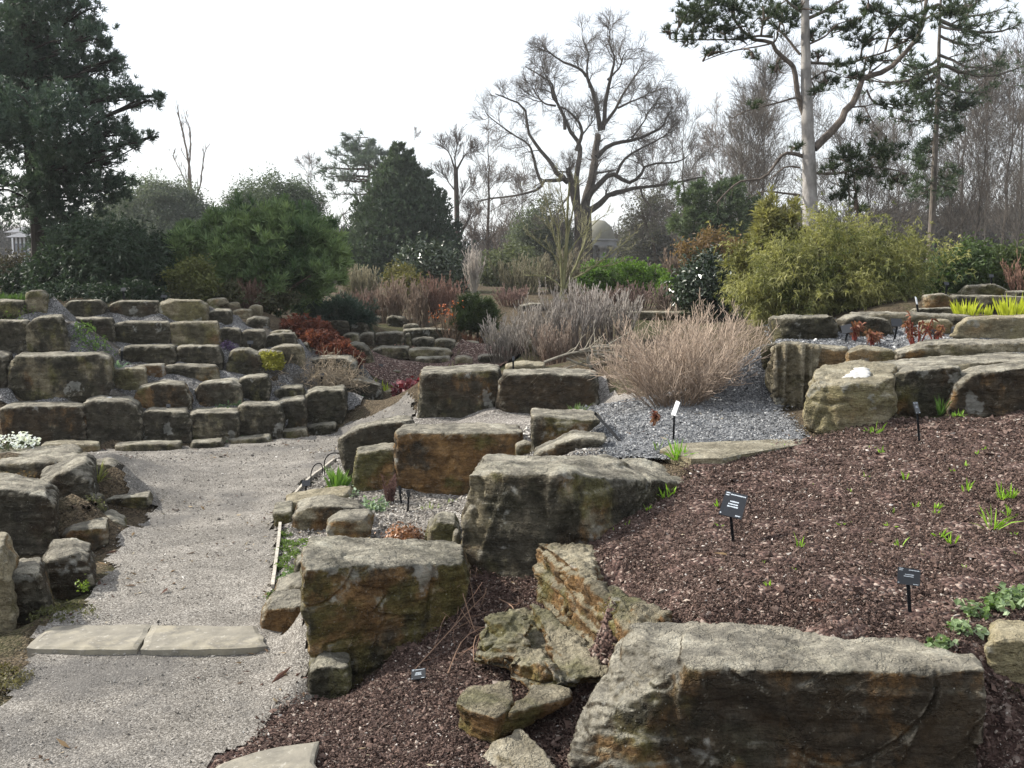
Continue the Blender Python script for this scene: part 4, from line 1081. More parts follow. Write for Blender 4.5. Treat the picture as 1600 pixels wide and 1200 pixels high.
def mat_plant(name, label, px, py, d, wpx, hpx, n, size, c0, c1, cat="plant", group=None, aspect=.6, dep=1.0, mtl=None, tilt=.6, per=4):
    """low mat or cushion following the ground"""
    p = P(px, py, d); p[2] = float(H(p[0], p[1]))
    m = mpp(d)
    a = rng.uniform(0, 2 * np.pi, n); q = np.sqrt(rng.random(n))
    wob = 1 + .35 * perlin(np.stack([np.cos(a) * 1.5 + px, np.sin(a) * 1.5, 0 * a], -1))
    x = np.cos(a) * q * wpx * m * .5 * wob; y = np.sin(a) * q * wpx * m * .5 * dep * wob
    Cn = np.stack([p[0] + x, p[1] + y, 0 * x], -1)
    Cn[:, 2] = H(Cn[:, 0], Cn[:, 1]) + hpx * m * np.sqrt(np.clip(1 - q ** 2, 0, 1)) * rng.uniform(.5, 1.05, n)
    Nr = nrmz(np.stack([x, y, np.full(n, wpx * m * .35)], -1))
    mb = MB()
    s = size * m
    leaves(mb, Cn, Nr, per, s, aspect, s * .7, mixcol(Cn, c0, c1, .1 / m / size), tilt)
    return tag(mb.obj(name, mtl or M_LEAF, None, p), label, cat, group)
# ------------------------------------------------------------------ trees
BG = "bare trees beyond the garden"
def traced_tree(name, label, d, limbs, col, levels, cat="tree", group=None, depth=.25, rmin=None, col2=None, sides=8):
    """limbs: (spec, width at start px, width at end px); each sprouts branches and twigs as 'levels' says"""
    m = mpp(d)
    rm = rmin or max(.003, d * .00017)
    tr, cr = MB(), MB()
    Q, R_ = [], []
    for i, (sp, w0, w1) in enumerate(limbs):
        p = limb(sp, d, 14)
        dz = (0 if i == 0 else rng.normal(0, depth)) * np.linspace(0, 1, 14) * np.linalg.norm(p[-1] - p[0])
        p = p + np.stack([0 * dz, dz, 0 * dz], -1)
        L = np.linalg.norm(p[-1] - p[0])
        if i: p = p + np.cumsum(rng.normal(0, .006 * L, (14, 3)), 0)
        if i == 0: p[0, 2] = min(p[0, 2], float(H(p[0, 0], p[0, 1])) - .1)
        Q.append(p); R_.append((w0 + (w1 - w0) * np.linspace(0, 1, 14) ** .8) * m * (.5 if i == 0 else .38))
    Q, R_ = np.array(Q), np.array(R_)
    tubes(tr, Q, R_, sides, col)
    base = Q[0, 0].copy()
    src, srr = Q[1:] if len(Q) > 1 else Q, R_[1:] if len(Q) > 1 else R_
    for j, L in enumerate(levels):
        L = dict(L)
        L.setdefault('rmin', rm)
        src, srr = spawn(src, srr, **L)
        tubes(tr if j == 0 and len(levels) > 2 else cr, src, srr, 5 if j == 0 else 3, col if j == 0 else (col2 or col), .25)
    th = thing(name, label, cat, base, group)
    tr.obj("trunk", M_BARK, th, base)
    cr.obj("crown", M_TWIG, th, base)
    return th
def bare_tree(name, label, px, d, top, wpx, tw, col, group=BG, style="round", B=16, base_py=None, k=(6, 5, 3), fork=.3, ang=(.5, .95), up=.25):
    """procedural leafless tree standing at a pixel column, its top at pixel row 'top'"""
    base = at_ground(px, d)
    m = mpp(d)
    hgt = EYE + (440 - top) * m - base[2]
    n = 12
    p = base + np.stack([np.cumsum(rng.normal(0, .006 * hgt, n)), np.cumsum(rng.normal(0, .006 * hgt, n)), np.linspace(-.1, hgt * .93, n)], -1)
    Q = p[None]; R_ = (tw * m * .30 * np.linspace(1, .08, n) ** 1.2)[None]
    tr, cr = MB(), MB()
    tubes(tr, Q, R_, 7, col)
    rm = d * .00013
    a = ang
    f = (wpx * m / 2) / hgt
    Q1, R1 = spawn(Q, R_, B, f * .75, f * 1.25, a, 8, fork, up, .09, .3, rm * 1.5, .2)
    tubes(tr, Q1, R1, 4, col, .2)
    W = wpx * m / 2
    Q2, R2 = spawn(Q1, R1, k[0], .3, .6, (.3, .8), 6, .15, up * .7, .09, .5, rm * 1.2, alen=(.22 * W, .55 * W))
    tubes(cr, Q2, R2, 4, col, .25)
    Q3, R3 = spawn(Q2, R2, k[1], .3, .65, (.3, .8), 5, .1, .1, .09, .65, rm, alen=(.12 * W, .30 * W))
    tubes(cr, Q3, R3, 3, np.array(col) * 1.25, .3)
    if k[2]:
        Q4, R4 = spawn(Q3, R3, k[2], .35, .7, (.3, .8), 4, .1, .05, .1, .7, rm, alen=(.06 * W, .17 * W))
        tubes(cr, Q4, R4, 3, np.array(col) * 1.4, .3)
    th = thing(name, label, "tree", base, group)
    tr.obj("trunk", M_BARK, th, base); cr.obj("crown", M_TWIG, th, base)
    return th
def conifer(name, label, px, d, y_top, prof, tw, c0, c1, nb=70, twigs=14, per=6, tl=.085, nper=13, bark=(.07, .05, .04), droop=.15, tipup=.5, extra=(), group=None, ybase=440, twl=(.25, .5), wmul=.13):
    """evergreen with tiers of boughs; prof = [(py, reach in px)]"""
    base = at_ground(px, d)
    m = mpp(d)
    top = EYE + (440 - y_top) * m
    n = 12
    tr, fo = MB(), MB()
    p = base + np.stack([np.cumsum(rng.normal(0, .01, n)), 0 * np.arange(n), np.linspace(-.1, top - base[2], n)], -1)
    tubes(tr, p[None], (tw * m * .5 * np.linspace(1, .15, n))[None], 9, bark)
    ys = np.array([q[0] for q in prof], float); rs = np.array([q[1] for q in prof], float)
    yy = rng.uniform(ys.min(), ys.max(), nb)
    reach = np.interp(yy, ys, rs) * m * rng.uniform(.72, 1.05, nb)
    az = rng.uniform(0, 2 * np.pi, nb)
    for (ty, tx) in extra:
        yy = np.append(yy, ty); reach = np.append(reach, abs(tx - px) * m); az = np.append(az, 0 if tx > px else np.pi)
    nb = len(yy)
    z = EYE + (440 - yy) * m
    st = np.stack([np.full(nb, base[0]), np.full(nb, base[1]), z - reach * .1 * (1 if droop > 0 else -3)], -1)
    s = np.linspace(0, 1, 9)
    rad = reach[:, None] * s
    zz = -droop * reach[:, None] * np.sin(s * np.pi * .75) * 1.0 + tipup * .3 * reach[:, None] * s ** 2.5
    Q = st[:, None, :] + np.stack([np.cos(az)[:, None] * rad, np.sin(az)[:, None] * rad, zz], -1) + np.cumsum(rng.normal(0, .012, (nb, 9, 3)), 1) * reach[:, None, None]
    R_ = np.maximum(reach[:, None] * .028 * np.linspace(1, .25, 9)[None], .004)
    tubes(tr, Q, R_, 5, bark)
    Q1, R1 = spawn(Q, R_, twigs, twl[0], twl[1], (.5, 1.1), 6, .12, .12, .10, .6, .003)
    tubes(tr, Q1, R1, 3, bark)
    allq = np.concatenate([Q1.reshape(-1, 6, 3), resample_many(Q, 6)])
    B = len(allq)
    t = rng.uniform(.15, 1.0, (B, per)); t[:, 0] = 1
    i = np.clip((t * 5).astype(int), 0, 4); f = (t * 5 - i)[..., None]
    bi = np.arange(B)[:, None]
    Cn = (allq[bi, i] * (1 - f) + allq[bi, i + 1] * f).reshape(-1, 3)
    Dr = nrmz(allq[bi, i + 1] - allq[bi, i]).reshape(-1, 3)
    Dr = nrmz(Dr + np.array([0, 0, .45]))
    cl = mixcol(Cn, c0, c1, 1.2 / (m * 60))
    needles(fo, Cn, Dr, nper, tl, tl * wmul, .75, cl)
    th = thing(name, label, "tree", base, group)
    tr.obj("trunk", M_BARK, th, base); fo.obj("crown", M_NEEDLE, th, base)
    return th
def resample_many(Q, n): return np.stack([Q[:, int(round(k))] for k in np.linspace(1, Q.shape[1] - 1, n)], 1)

# the tall blue-green pine at the left
def pad_conifer():
    d = 17.0; m = mpp(d)
    pads = [(30,15,72,42),(95,8,52,30),(128,14,22,14),(20,75,70,42),(90,65,58,38),(135,58,30,22),(158,44,14,9),(40,130,75,42),(110,115,58,35),(160,105,28,20),(180,94,9,7),(60,175,80,34),(135,160,58,30),(190,150,40,18),(226,155,24,10),(243,151,9,5),
            (45,222,66,32),(120,212,58,26),(172,206,34,15),(80,262,66,28),(128,250,42,22),(202,222,40,11),(236,213,15,6),(150,238,34,12),(40,322,44,20),(100,300,52,24),(140,298,38,20),(182,290,34,10),(208,281,12,6),(70,352,46,22),(115,338,46,28),(95,385,56,26),
            (-40,60,60,70),(-45,180,60,70),(-40,300,40,40),(60,-40,90,40),(40,-110,70,50),(40,-180,45,40),(130,270,30,18),(12,285,20,14),(165,250,22,8),(60,300,50,20)]
    bl = [(a, b, d + rng.normal(0, .75), rx, ry, 1.0) for a, b, rx, ry in pads]
    Cn, Nr = blobs_pts(bl, 15000, .85, .35, 3, True, 16, .17)
    cl = mixcol(Cn, (.032, .058, .046), (.09, .135, .10), 2.6)
    fo, tr = MB(), MB()
    needles(fo, Cn, nrmz(Nr * .6 + np.array([.1, 0, .7])), 13, .085, .0135, .7, cl)
    base = at_ground(58, d)
    z1 = EYE + (440 + 230) * m
    n = 12
    tk = base + np.stack([.05 * np.sin(np.arange(n)), 0 * np.arange(n), np.linspace(-.1, z1 - base[2], n)], -1)
    tubes(tr, tk[None], (11 * m * np.linspace(1, .2, n))[None], 9, (.035, .03, .026))
    pth = []
    for a, b, dd, rx, ry, _ in bl:
        c = P(a, b, dd)
        st = np.array([base[0], base[1], min(max(c[2] - (.1 + .3 * rng.random()) * abs(c[0] - base[0]), base[2] + .3), z1 - .3)])
        pth.append(resample(np.array([st, st * .65 + c * .35 + rng.normal(0, .12, 3), st * .3 + c * .7 + rng.normal(0, .12, 3) - np.array([0, 0, .1]), c]), 7))
        for _k in range(3):
            e_ = c + rng.normal(0, .45, 3) * np.array([rx, rx, ry]) * m
            pth.append(resample(np.array([st * .35 + c * .65, (c + e_) / 2, e_]), 7))
    tubes(tr, np.array(pth), np.repeat((np.linspace(.024, .007, 7))[None], len(pth), 0), 5, (.035, .03, .026))
    th = thing("conifer_tree", "tall dark blue-green conifer filling the top left corner", "tree", base)
    tr.obj("trunk", M_BARK, th, base); fo.obj("crown", M_NEEDLE, th, base)
pad_conifer()
bush("yew_mound", "low dark feathery evergreen mound under the tall left conifer", [(165, 430, 14.8, 85, 62), (100, 448, 14.6, 55, 42), (222, 438, 14.6, 48, 52), (160, 392, 15, 70, 42), (55, 448, 15, 45, 34), (225, 398, 15, 40, 36), (120, 462, 13.4, 62, 15), (205, 462, 13.5, 55, 14), (75, 463, 13.3, 34, 14)], 10500, 9,
     (.018, .034, .02), (.045, .072, .042), leaf="blade", aspect=.22, per=5, shell=.6, lump=.25, upw=-.15, droop=.25, mtl=M_NEEDLE)
bush("round_tree", "hazy grey-green round-headed tree behind the left conifer", [(240, 340, 46, 72, 48), (300, 352, 46, 42, 36), (190, 352, 46, 40, 42), (262, 312, 46, 44, 22), (322, 372, 45, 28, 30), (225, 380, 45, 90, 35)], 19000, 4.2,
     (.075, .095, .075), (.14, .165, .13), per=4, cat="tree", shell=.5, lump=.22, stems=6)
bush("round_tree", "dark round-headed evergreen tree peeping over the mountain pine", [(428, 316, 42, 62, 34), (395, 335, 42, 42, 38), (470, 335, 42, 36, 42), (430, 360, 42, 70, 40)], 12000, 4.2,
     (0.052, 0.074, 0.049), (0.114, 0.149, 0.096), per=4, cat="tree", shell=.5, lump=.2, stems=6)
bush("mountain_pine", "bushy mid-green dwarf pine spreading on top of the left rock wall", [(430, 398, 16, 88, 58), (330, 408, 15.6, 66, 44), (396, 360, 16, 48, 34), (470, 378, 16, 54, 50), (284, 396, 15.6, 40, 28), (420, 428, 15.6, 90, 34), (500, 425, 15.8, 35, 42), (345, 368, 16, 40, 28), (450, 340, 16.2, 34, 22), (300, 372, 15.8, 26, 16), (510, 395, 16, 20, 30)], 5600, 12,
     (.06, .11, .05), (.21, .285, .12), leaf="needle", aspect=.14, per=16, mtl=M_NEEDLE, shell=.5, lump=.4, freq=4.5, upw=1.2, stems=16, cat="tree", clump=20, cs=.13)
_yl = [(228, 619), (275, 592), (330, 563), (390, 537), (442, 530)]; _yr = [(228, 627), (280, 662), (320, 688), (370, 708), (442, 722)]
_yb = []
for _y in np.arange(236, 440, 9.0):
    a_, b_ = np.interp(_y, *zip(*_yl)), np.interp(_y, *zip(*_yr))
    _yb.append(((a_ + b_) / 2, _y, 40, (b_ - a_) / 2, 13, .9))
_yb += [(640, 250, 40, 6, 22), (690, 318, 40, 6, 24), (712, 372, 40, 6, 24), (560, 335, 40, 6, 22), (598, 268, 40, 6, 20), (667, 288, 40, 6, 22)]
bush("yew_tree", "big dark pointed yew cone in the middle distance", _yb, 19000, 6.5,
     (.028, .05, .03), (.07, .10, .062), leaf="blade", aspect=.30, per=4, cat="tree", shell=.35, lump=.14, freq=5, upw=1.6, stems=4, mtl=M_NEEDLE, clump=7, cs=.12)
conifer("cedar_tree", "flat-tiered cedar rising behind the dark yew cone", 578, 58, 222, [(224, 6), (250, 30), (275, 45), (300, 60), (330, 60)], 8, (.07, .10, .085), (.12, .155, .13), nb=20, twigs=10, per=3, tl=.30, nper=8, droop=.0, tipup=.05,
        extra=[(245, 540), (290, 500), (300, 512), (262, 528), (230, 548)])
TW = (0.079, 0.071, 0.063)
traced_tree("bare_poplar", "slim forked leafless poplar standing above the hazy grey-green tree", 62, [("302,440 302,320 300,300", 8, 7), ("301,320 291,255 281,205 273,178", 6, 2), ("302,310 297,270 301,215 291,180", 5, 1.5), ("303,315 312,290 318,250 322,235", 4, 1.5), ("298,300 280,270 268,250 262,238", 3, 1)], (.15, .12, .10),
            [dict(k=14, lo=.12, hi=.3, ang=(.2, .5), n=5, up=.5, tmin=.1, rs=.5), dict(k=5, lo=.3, hi=.6, ang=(.2, .5), n=4, up=.3)])
bare_tree("bare_tree", "fine pale leafless tree between the dwarf pine and the cedar", 492, 62, 252, 90, 6, (.13, .115, .105), B=14)
traced_tree("pollard_tree", "pollarded bare tree with knobbly forks right of the yew cone", 46, [("716,440 714,340 712,262", 10, 7), ("712,268 704,245 698,232", 5, 1.5), ("713,266 724,244 731,238", 5, 1.5), ("712,262 711,245 714,228", 4, 1.2), ("716,372 728,352 734,342", 6, 4), ("713,300 700,285 694,270", 3, 1.5), ("714,330 722,310 735,290", 3, 1.2)], (.075, .06, .052),
            [dict(k=12, lo=.2, hi=.55, alen=(.4, 1.3), ang=(.3, .9), n=5, up=.4, tmin=.3, rs=.3), dict(k=5, lo=.3, hi=.6, alen=(.25, .7), ang=(.3, .7), n=4, up=.2), dict(k=3, lo=.3, hi=.6, alen=(.2, .4), ang=(.3, .7), n=4, up=.2)])
bare_tree("bare_tree", "tall narrow leafless tree between the pollard and the great oak", 764, 46, 175, 120, 13, (.115, .095, .08), B=28, fork=.12, ang=(.7, 1.2))
bare_tree("bare_tree", "thin bare tree top showing just behind the yew cone", 652, 55, 205, 60, 6, (.10, .085, .075), B=12)
# the great bare oak
OAKC = (.066, .056, .047)
traced_tree("oak_tree", "great spreading leafless oak with crooked limbs in the centre of the skyline", 50, [
    ("914,450 912,400 911,365 910,330", 30, 27),
    ("905,345 893,300 888,275 884,262", 15, 11),
    ("884,280 862,283 847,287 840,300 817,310 773,314 748,322", 9, 2.5),
    ("888,285 871,270 864,250 844,226 827,199 820,165 793,152 775,144", 12, 2),
    ("846,287 838,262 832,240 824,228 800,213 773,192 760,180", 7, 1.5),
    ("903,340 896,290 901,240 899,224 884,202 867,162 861,138 846,130 817,108", 14, 2),
    ("884,202 881,175 865,148 862,128 852,105 848,85", 7, 1.5),
    ("901,235 912,210 908,188 895,172 878,159 868,140", 9, 1.8),
    ("912,335 920,300 929,268 932,243 940,202", 21, 13),
    ("938,205 928,162 921,138 911,118 884,105 864,94 850,84", 11, 1.8),
    ("921,138 916,110 918,85 908,62", 6, 1.4),
    ("940,202 945,152 950,125 955,94 945,74 948,55", 10, 1.6),
    ("950,125 968,105 975,85 985,70", 5, 1.3),
    ("940,200 965,169 979,145 999,115 1008,95", 8, 1.5),
    ("965,169 990,158 1010,150 1016,140", 5, 1.2),
    ("932,245 952,224 986,216 1026,199 1040,180 1048,165", 11, 2),
    ("986,216 1005,190 1012,175", 5, 1.3),
    ("918,312 935,290 959,273 982,287 1002,280 1013,263 1056,258 1075,250", 14, 2),
    ("962,275 979,246 1010,228 1032,214 1050,205", 7, 1.6),
    ("916,330 935,318 952,307 986,297 1013,293 1070,283 1100,276", 15, 3),
    ("1000,292 1005,310 1015,325 1008,345", 5, 1.3),
    ("893,300 880,315 870,330 855,350", 5, 1.5),
    ("910,210 925,190 935,175", 4, 1.2),
    ("868,165 850,160 838,145 830,125", 5, 1.2)], OAKC,
    [dict(k=9, lo=.2, hi=.4, alen=(.55, 1.6), ang=(.4, 1.0), n=8, up=.10, tmin=.22, wander=.17, rs=.38, taper=.2, rmin=.018),
     dict(k=5, lo=.3, hi=.6, alen=(.4, 1.0), ang=(.4, 1.0), n=6, up=.10, tmin=.15, wander=.16, rs=.45, taper=.3, rmin=.010),
     dict(k=5, lo=.3, hi=.6, alen=(.3, .65), ang=(.3, .9), n=5, up=.06, tmin=.1, wander=.14, rs=.6, rmin=.0062),
     dict(k=3, lo=.5, hi=.9, alen=(.2, .45), ang=(.3, .8), n=4, up=.05, tmin=.15, wander=.1, rs=.8, rmin=.0045)], col2=(.11, .095, .083), depth=.22, sides=9)
# evergreens and bare trees behind
bush("pine_tree", "dark rounded pine behind the oak's left foot", [(845, 352, 54, 38, 34), (826, 375, 54, 32, 28), (868, 378, 54, 32, 30), (845, 400, 54, 50, 22)], 3500, 4.5, (0.061, 0.079, 0.052), (0.131, 0.158, 0.102), per=4, leaf="leaf", cat="tree", stems=5)
bush("cedar_tree", "brownish broad evergreen behind the little temple", [(1022, 350, 66, 52, 38), (1052, 378, 66, 46, 34), (1000, 382, 66, 36, 28), (1035, 315, 66, 35, 20)], 2600, 4.8, (.055, .058, .045), (.10, .10, .08), per=4, cat="tree", stems=6, shell=.7)
bush("pine_tree", "shaggy green pine with drooping boughs left of the Scots pine trunk", [(1085, 312, 34, 36, 22), (1130, 322, 34, 48, 26), (1180, 338, 34, 40, 26), (1098, 350, 34, 42, 24), (1062, 348, 34, 28, 18), (1150, 362, 34, 45, 20), (1140, 292, 34, 30, 12)], 2300, 7, (0.052, 0.084, 0.038), (0.131, 0.175, 0.088), leaf="needle", aspect=.16, per=12, mtl=M_NEEDLE, cat="tree", stems=12, shell=.8, lump=.5, freq=4)
for args in [("leafless tree with upswept crown at the oak's right shoulder", 1062, 60, 165, 150, 11, TW, 24),
             ("vase-shaped leafless tree just left of the Scots pine trunk", 1195, 48, 128, 230, 10, TW, 34),
             ("leafless tree showing behind the Scots pine's right side", 1325, 60, 150, 190, 10, (0.090, 0.081, 0.072), 24),
             ("slender leafless tree between the Scots pine and the second pine", 1385, 66, 185, 130, 7, (0.090, 0.081, 0.072), 22),
             ("dense leafless tree right of the second pine", 1500, 50, 118, 190, 12, (0.076, 0.068, 0.060), 36),
             ("brown densely twigged tree near the right edge", 1562, 46, 92, 190, 13, (0.076, 0.066, 0.058), 38),
             ("leafless tree cut by the right edge", 1622, 48, 130, 180, 13, (0.076, 0.068, 0.060), 32),
             ("small leafless tree beside the temple's right column", 1095, 70, 235, 120, 7, (.09, .075, .065), 20),
             ("leafless tree behind the great oak's left limbs", 815, 72, 262, 110, 6, (.10, .085, .075), 18),
             ("leafless tree filling the gap left of the second pine", 1425, 58, 165, 130, 8, (0.083, 0.075, 0.067), 26),
             ("dark leafless tree just inside the right edge", 1590, 60, 60, 170, 11, (0.079, 0.071, 0.063), 30),
             ("tall leafless tree rising behind the second pine", 1535, 62, 85, 150, 9, (0.083, 0.075, 0.067), 28),
             ("leafless tree close behind the Scots pine trunk", 1262, 62, 130, 170, 9, (0.086, 0.078, 0.070), 28),
             ("grey leafless tree left of the shaggy green pine", 1020, 75, 215, 140, 8, (.10, .085, .075), 24),
             ("leafless tree standing between the oak and the shaggy green pine", 1118, 66, 195, 130, 8, (.13, .11, .095), 26),
             ("broad leafless tree filling the sky behind the vase-shaped tree", 1150, 72, 185, 170, 9, (.13, .112, .098), 28),
             ("leafless tree behind the bamboo's right end", 1400, 54, 215, 150, 8, (0.083, 0.074, 0.065), 26),
             ("short wide leafless tree right of the second pine's foot", 1480, 44, 235, 170, 9, (0.076, 0.067, 0.058), 28),
             ("short leafless tree at the right edge above the leafy bushes", 1585, 40, 225, 170, 9, (0.076, 0.067, 0.058), 28),
             ("wide-crowned dark leafless tree between the second pine and the right edge", 1525, 42, 150, 260, 9, (.075, .065, .056), 40),
             ("wide low leafless tree behind the shaggy green pine", 1165, 44, 215, 250, 8, (.078, .068, .058), 36),
             ("dark leafless tree low behind the bamboo, right of the Scots pine", 1360, 46, 235, 200, 8, (.075, .065, .056), 32),
             ("small bare tree right of the pollard, low against the sky", 742, 66, 330, 70, 4, (.11, .095, .085), 14)]:
    lab, px, d, top, wp, tw, cl, nb = args
    bare_tree("bare_tree", lab, px, d, top, wp, tw, cl, B=nb, up=.4 if wp > 200 else .2, ang=(.35, .75) if wp > 200 else (.5, 1.05), fork=.15)

# Scots pine
PD = 18.0
def scots():
    m = mpp(PD)
    BK = (.30, .285, .27)
    tr, br, fo = MB(), MB(), MB()
    L = [("1267,470 1267,400 1266,330 1264,250 1261,180 1259,90 1258,0 1258,-130", 29, 9),
         ("1272,232 1290,215 1316,189 1325,170 1343,152 1352,122 1372,112 1396,104 1424,78 1451,44 1462,0 1470,-70", 15, 6),
         ("1257,180 1247,150 1242,111 1235,98 1215,81 1205,64 1178,61 1151,34 1140,0 1130,-40", 11, 4),
         ("1262,98 1276,96 1310,95 1340,91 1370,80 1397,71 1431,57", 6, 3),
         ("1262,247 1240,240 1222,243 1195,277 1158,283 1134,302 1120,318", 8, 2),
         ("1268,270 1300,272 1327,268 1350,263 1385,268 1402,275", 6, 2),
         ("1256,165 1244,154 1215,162 1165,175 1138,189", 5, 1.5),
         ("1208,58 1185,55 1161,59 1094,59 1050,57", 5, 1.5),
         ("1250,85 1222,44 1215,60 1150,70 1110,82", 5, 1.5),
         ("1260,30 1285,20 1310,5 1340,-5", 7, 3),
         ("1256,20 1235,5 1215,-20", 7, 3),
         ("1354,140 1368,160 1400,168 1425,175", 4, 1.5),
         ("1350,165 1362,195 1378,215", 3, 1.2),
         ("1262,70 1285,60 1300,45 1330,40", 4, 1.5),
         ("1262,128 1290,112 1310,120", 4, 1.5),
         ("1250,262 1225,262 1200,282", 4, 1.5),
         ("1250,305 1220,302 1190,300 1165,312", 5, 1.5)]
    Q, R_ = [], []
    for i, (s, w0, w1) in enumerate(L):
        p = limb(s, PD, 16)
        if i:
            dz = rng.normal(0, .3) * np.linspace(0, 1, 16) * np.linalg.norm(p[-1] - p[0])
            p = p + np.stack([0 * dz, dz, 0 * dz], -1)
        else: p[0, 2] = float(H(p[0, 0], p[0, 1])) - .1
        Q.append(p); R_.append(np.linspace(w0, w1, 16) * m * (.5 if not i else .42))
    tubes(tr, np.array(Q[:1]), np.array(R_[:1]), 14, BK, 0)
    tubes(br, np.array(Q[1:]), np.array(R_[1:]), 8, (.12, .10, .085), .12)  # limbs darker than the trunk, backlit shade put into the bark colour
    Q1, R1 = spawn(np.array(Q[1:]), np.array(R_[1:]), 9, .08, .25, (.4, 1.0), 6, .25, .1, .15, .4, .005)
    tubes(br, Q1, R1, 4, (0.076, 0.067, 0.058))
    base = Q[0][0]
    clumps = [(1090, 18, 38, 22), (1150, 14, 42, 24), (1130, 48, 46, 14), (1075, 62, 26, 12), (1112, 82, 28, 8), (1222, 28, 26, 32), (1195, 20, 26, 22), (1330, 42, 44, 18), (1350, 62, 32, 13), (1290, 130, 20, 12),
              (1312, 105, 20, 9), (1332, 122, 28, 9), (1362, 96, 36, 8), (1400, 162, 30, 11), (1380, 240, 34, 26), (1325, 246, 38, 16), (1350, 272, 46, 13), (1318, 300, 22, 22), (1340, 325, 18, 10), (1420, 60, 30, 12), (1395, 40, 30, 14),
              (1300, 18, 22, 12), (1065, 30, 18, 14), (1045, 48, 12, 8), (1180, 90, 18, 8), (1210, 110, 14, 8), (1240, 230, 14, 8), (1180, 165, 16, 6), (1360, 18, 30, 14), (1480, 20, 40, 14), (1280, 85, 14, 8), (1265, 55, 18, 14), (1345, 190, 10, 8),
              (1275, 145, 12, 8), (1300, 262, 20, 14), (1395, 285, 22, 12), (1110, 5, 30, 12), (1250, 12, 20, 14), (1100, 38, 40, 12), (1160, 62, 24, 8), (1440, 35, 26, 12)]
    Cn, Nr = blobs_pts([(a, b, PD + rng.normal(0, .5), rx, ry, .9) for a, b, rx, ry in clumps], 1200, .95, .4, 3, False)
    cl = mixcol(Cn, (.022, .038, .02), (.062, .088, .042), 3)
    needles(fo, Cn, nrmz(Nr * .5 + np.array([0, 0, .8])), 26, .10, .011, .65, cl)
    # each clump hangs on a side twig from the nearest limb
    allp = np.concatenate(Q[1:])
    tw = []
    for a, b, rx, ry in clumps:
        c = P(a, b, PD)
        k = np.argmin(np.linalg.norm((allp - c)[:, [0, 2]], axis=1))
        e = c.copy(); s0 = allp[k]
        tw.append(resample(np.array([s0, (s0 + e) / 2 + np.array([0, 0, .06]), e]), 6))
        for _ in range(4):
            e2 = c + rng.normal(0, .5, 3) * np.array([rx, rx, ry]) * m
            tw.append(resample(np.array([s0 * .4 + e * .6, (e + e2) / 2, e2]), 6))
    tubes(br, np.array(tw), np.repeat((np.linspace(.022, .007, 6))[None], len(tw), 0), 4, (.10, .08, .065))
    th = thing("scots_pine", "tall Scots pine with a bare pale trunk and crooked limbs, rising out of the bamboo", "tree", base)
    tr.obj("trunk", make_bark_mat("pine_bark", 7.0, .38, .03, .5), th, base, True)
    br.obj("branches", M_BARK, th, base)
    fo.obj("crown", M_NEEDLE, th, base)
scots()
conifer("pine_tree", "slender second pine with short tiered boughs near the right edge", 1450, 23, -60, [(-40, 70), (20, 95), (60, 70), (100, 110), (140, 60), (190, 60), (230, 45), (300, 60)], 13, (0.038, 0.063, 0.038), (0.088, 0.123, 0.070), nb=34, twigs=10, per=3, tl=.13, nper=11, bark=(.12, .105, .09), droop=.2, tipup=.3,
        extra=[(35, 1570), (100, 1572), (88, 1540), (128, 1545), (170, 1495), (200, 1490), (60, 1530), (15, 1555), (180, 1385)])
# far wood that closes the view between the garden shrubs and the sky
def far_wood():
    mb = MB()
    for lo, hi, py0, d, cnt, c0, c1 in [(-200, 560, 412, 95, 9000, (.06, .056, .048), (.11, .105, .086)), (560, 980, 408, 90, 7000, (.075, .068, .058), (.125, .115, .096)), (960, 1800, 385, 90, 26000, (.058, .052, .043), (.11, .10, .082))]:
        bl = [(x, py0 + rng.uniform(-12, 30), d + rng.uniform(-8, 8), rng.uniform(35, 60), rng.uniform(30, 50)) for x in np.arange(lo, hi, 30)]
        Cn, Nr = blobs_pts(bl, cnt, .9, .5, 3)
        needles(mb, Cn, nrmz(Nr + np.array([0, 0, 1.0])), 5, mpp(d) * 18, mpp(d) * 1.8, .6, mixcol(Cn, c0, c1, .12))
    stuff("far_wood", mb, M_TWIG, "brownish winter wood closing the view far behind the garden", "wood")
far_wood()
# ------------------------------------------------------------------ shrubs and garden plants
bush("bamboo", "big yellow-green bamboo clump spilling over the right-hand terrace", [(1245, 425, 13, 88, 66), (1340, 425, 13, 100, 62), (1205, 445, 12.7, 56, 52), (1420, 430, 13.2, 42, 52), (1300, 385, 13.2, 92, 36), (1190, 470, 12.5, 35, 28), (1385, 400, 13.2, 55, 35), (1280, 460, 12.6, 80, 36), (1360, 462, 12.7, 75, 32)], 15000, 8.5,
     (.07, .09, .028), (.35, .34, .14), leaf="blade", aspect=.15, per=6, shell=.9, lump=.6, freq=4, upw=.7, droop=.45, stems=60, spread=.85, cf=2.2, clump=22, cs=.16, cat="bamboo")
bush("bamboo_shoots", "loose upright sprays of yellowish bamboo at the left of the Scots pine trunk", [(1210, 345, 13.4, 28, 44), (1190, 378, 13.4, 26, 34), (1245, 350, 13.4, 14, 36), (1160, 410, 13.1, 18, 34)], 900, 13,
     (.12, .125, .045), (.30, .28, .12), leaf="blade", aspect=.15, per=5, shell=.95, lump=.5, upw=1.2, droop=.2, stems=30, cat="bamboo")
bush("glossy_shrub", "dark glossy-leaved rounded shrub left of the bamboo", [(1108, 440, 16, 44, 36), (1086, 452, 15.8, 28, 26), (1134, 452, 15.8, 28, 28), (1110, 458, 15.7, 44, 22)], 2300, 9, (.018, .032, .016), (.05, .075, .04), per=4, aspect=.5, mtl=M_GLOSS, shell=.5, lump=.2)
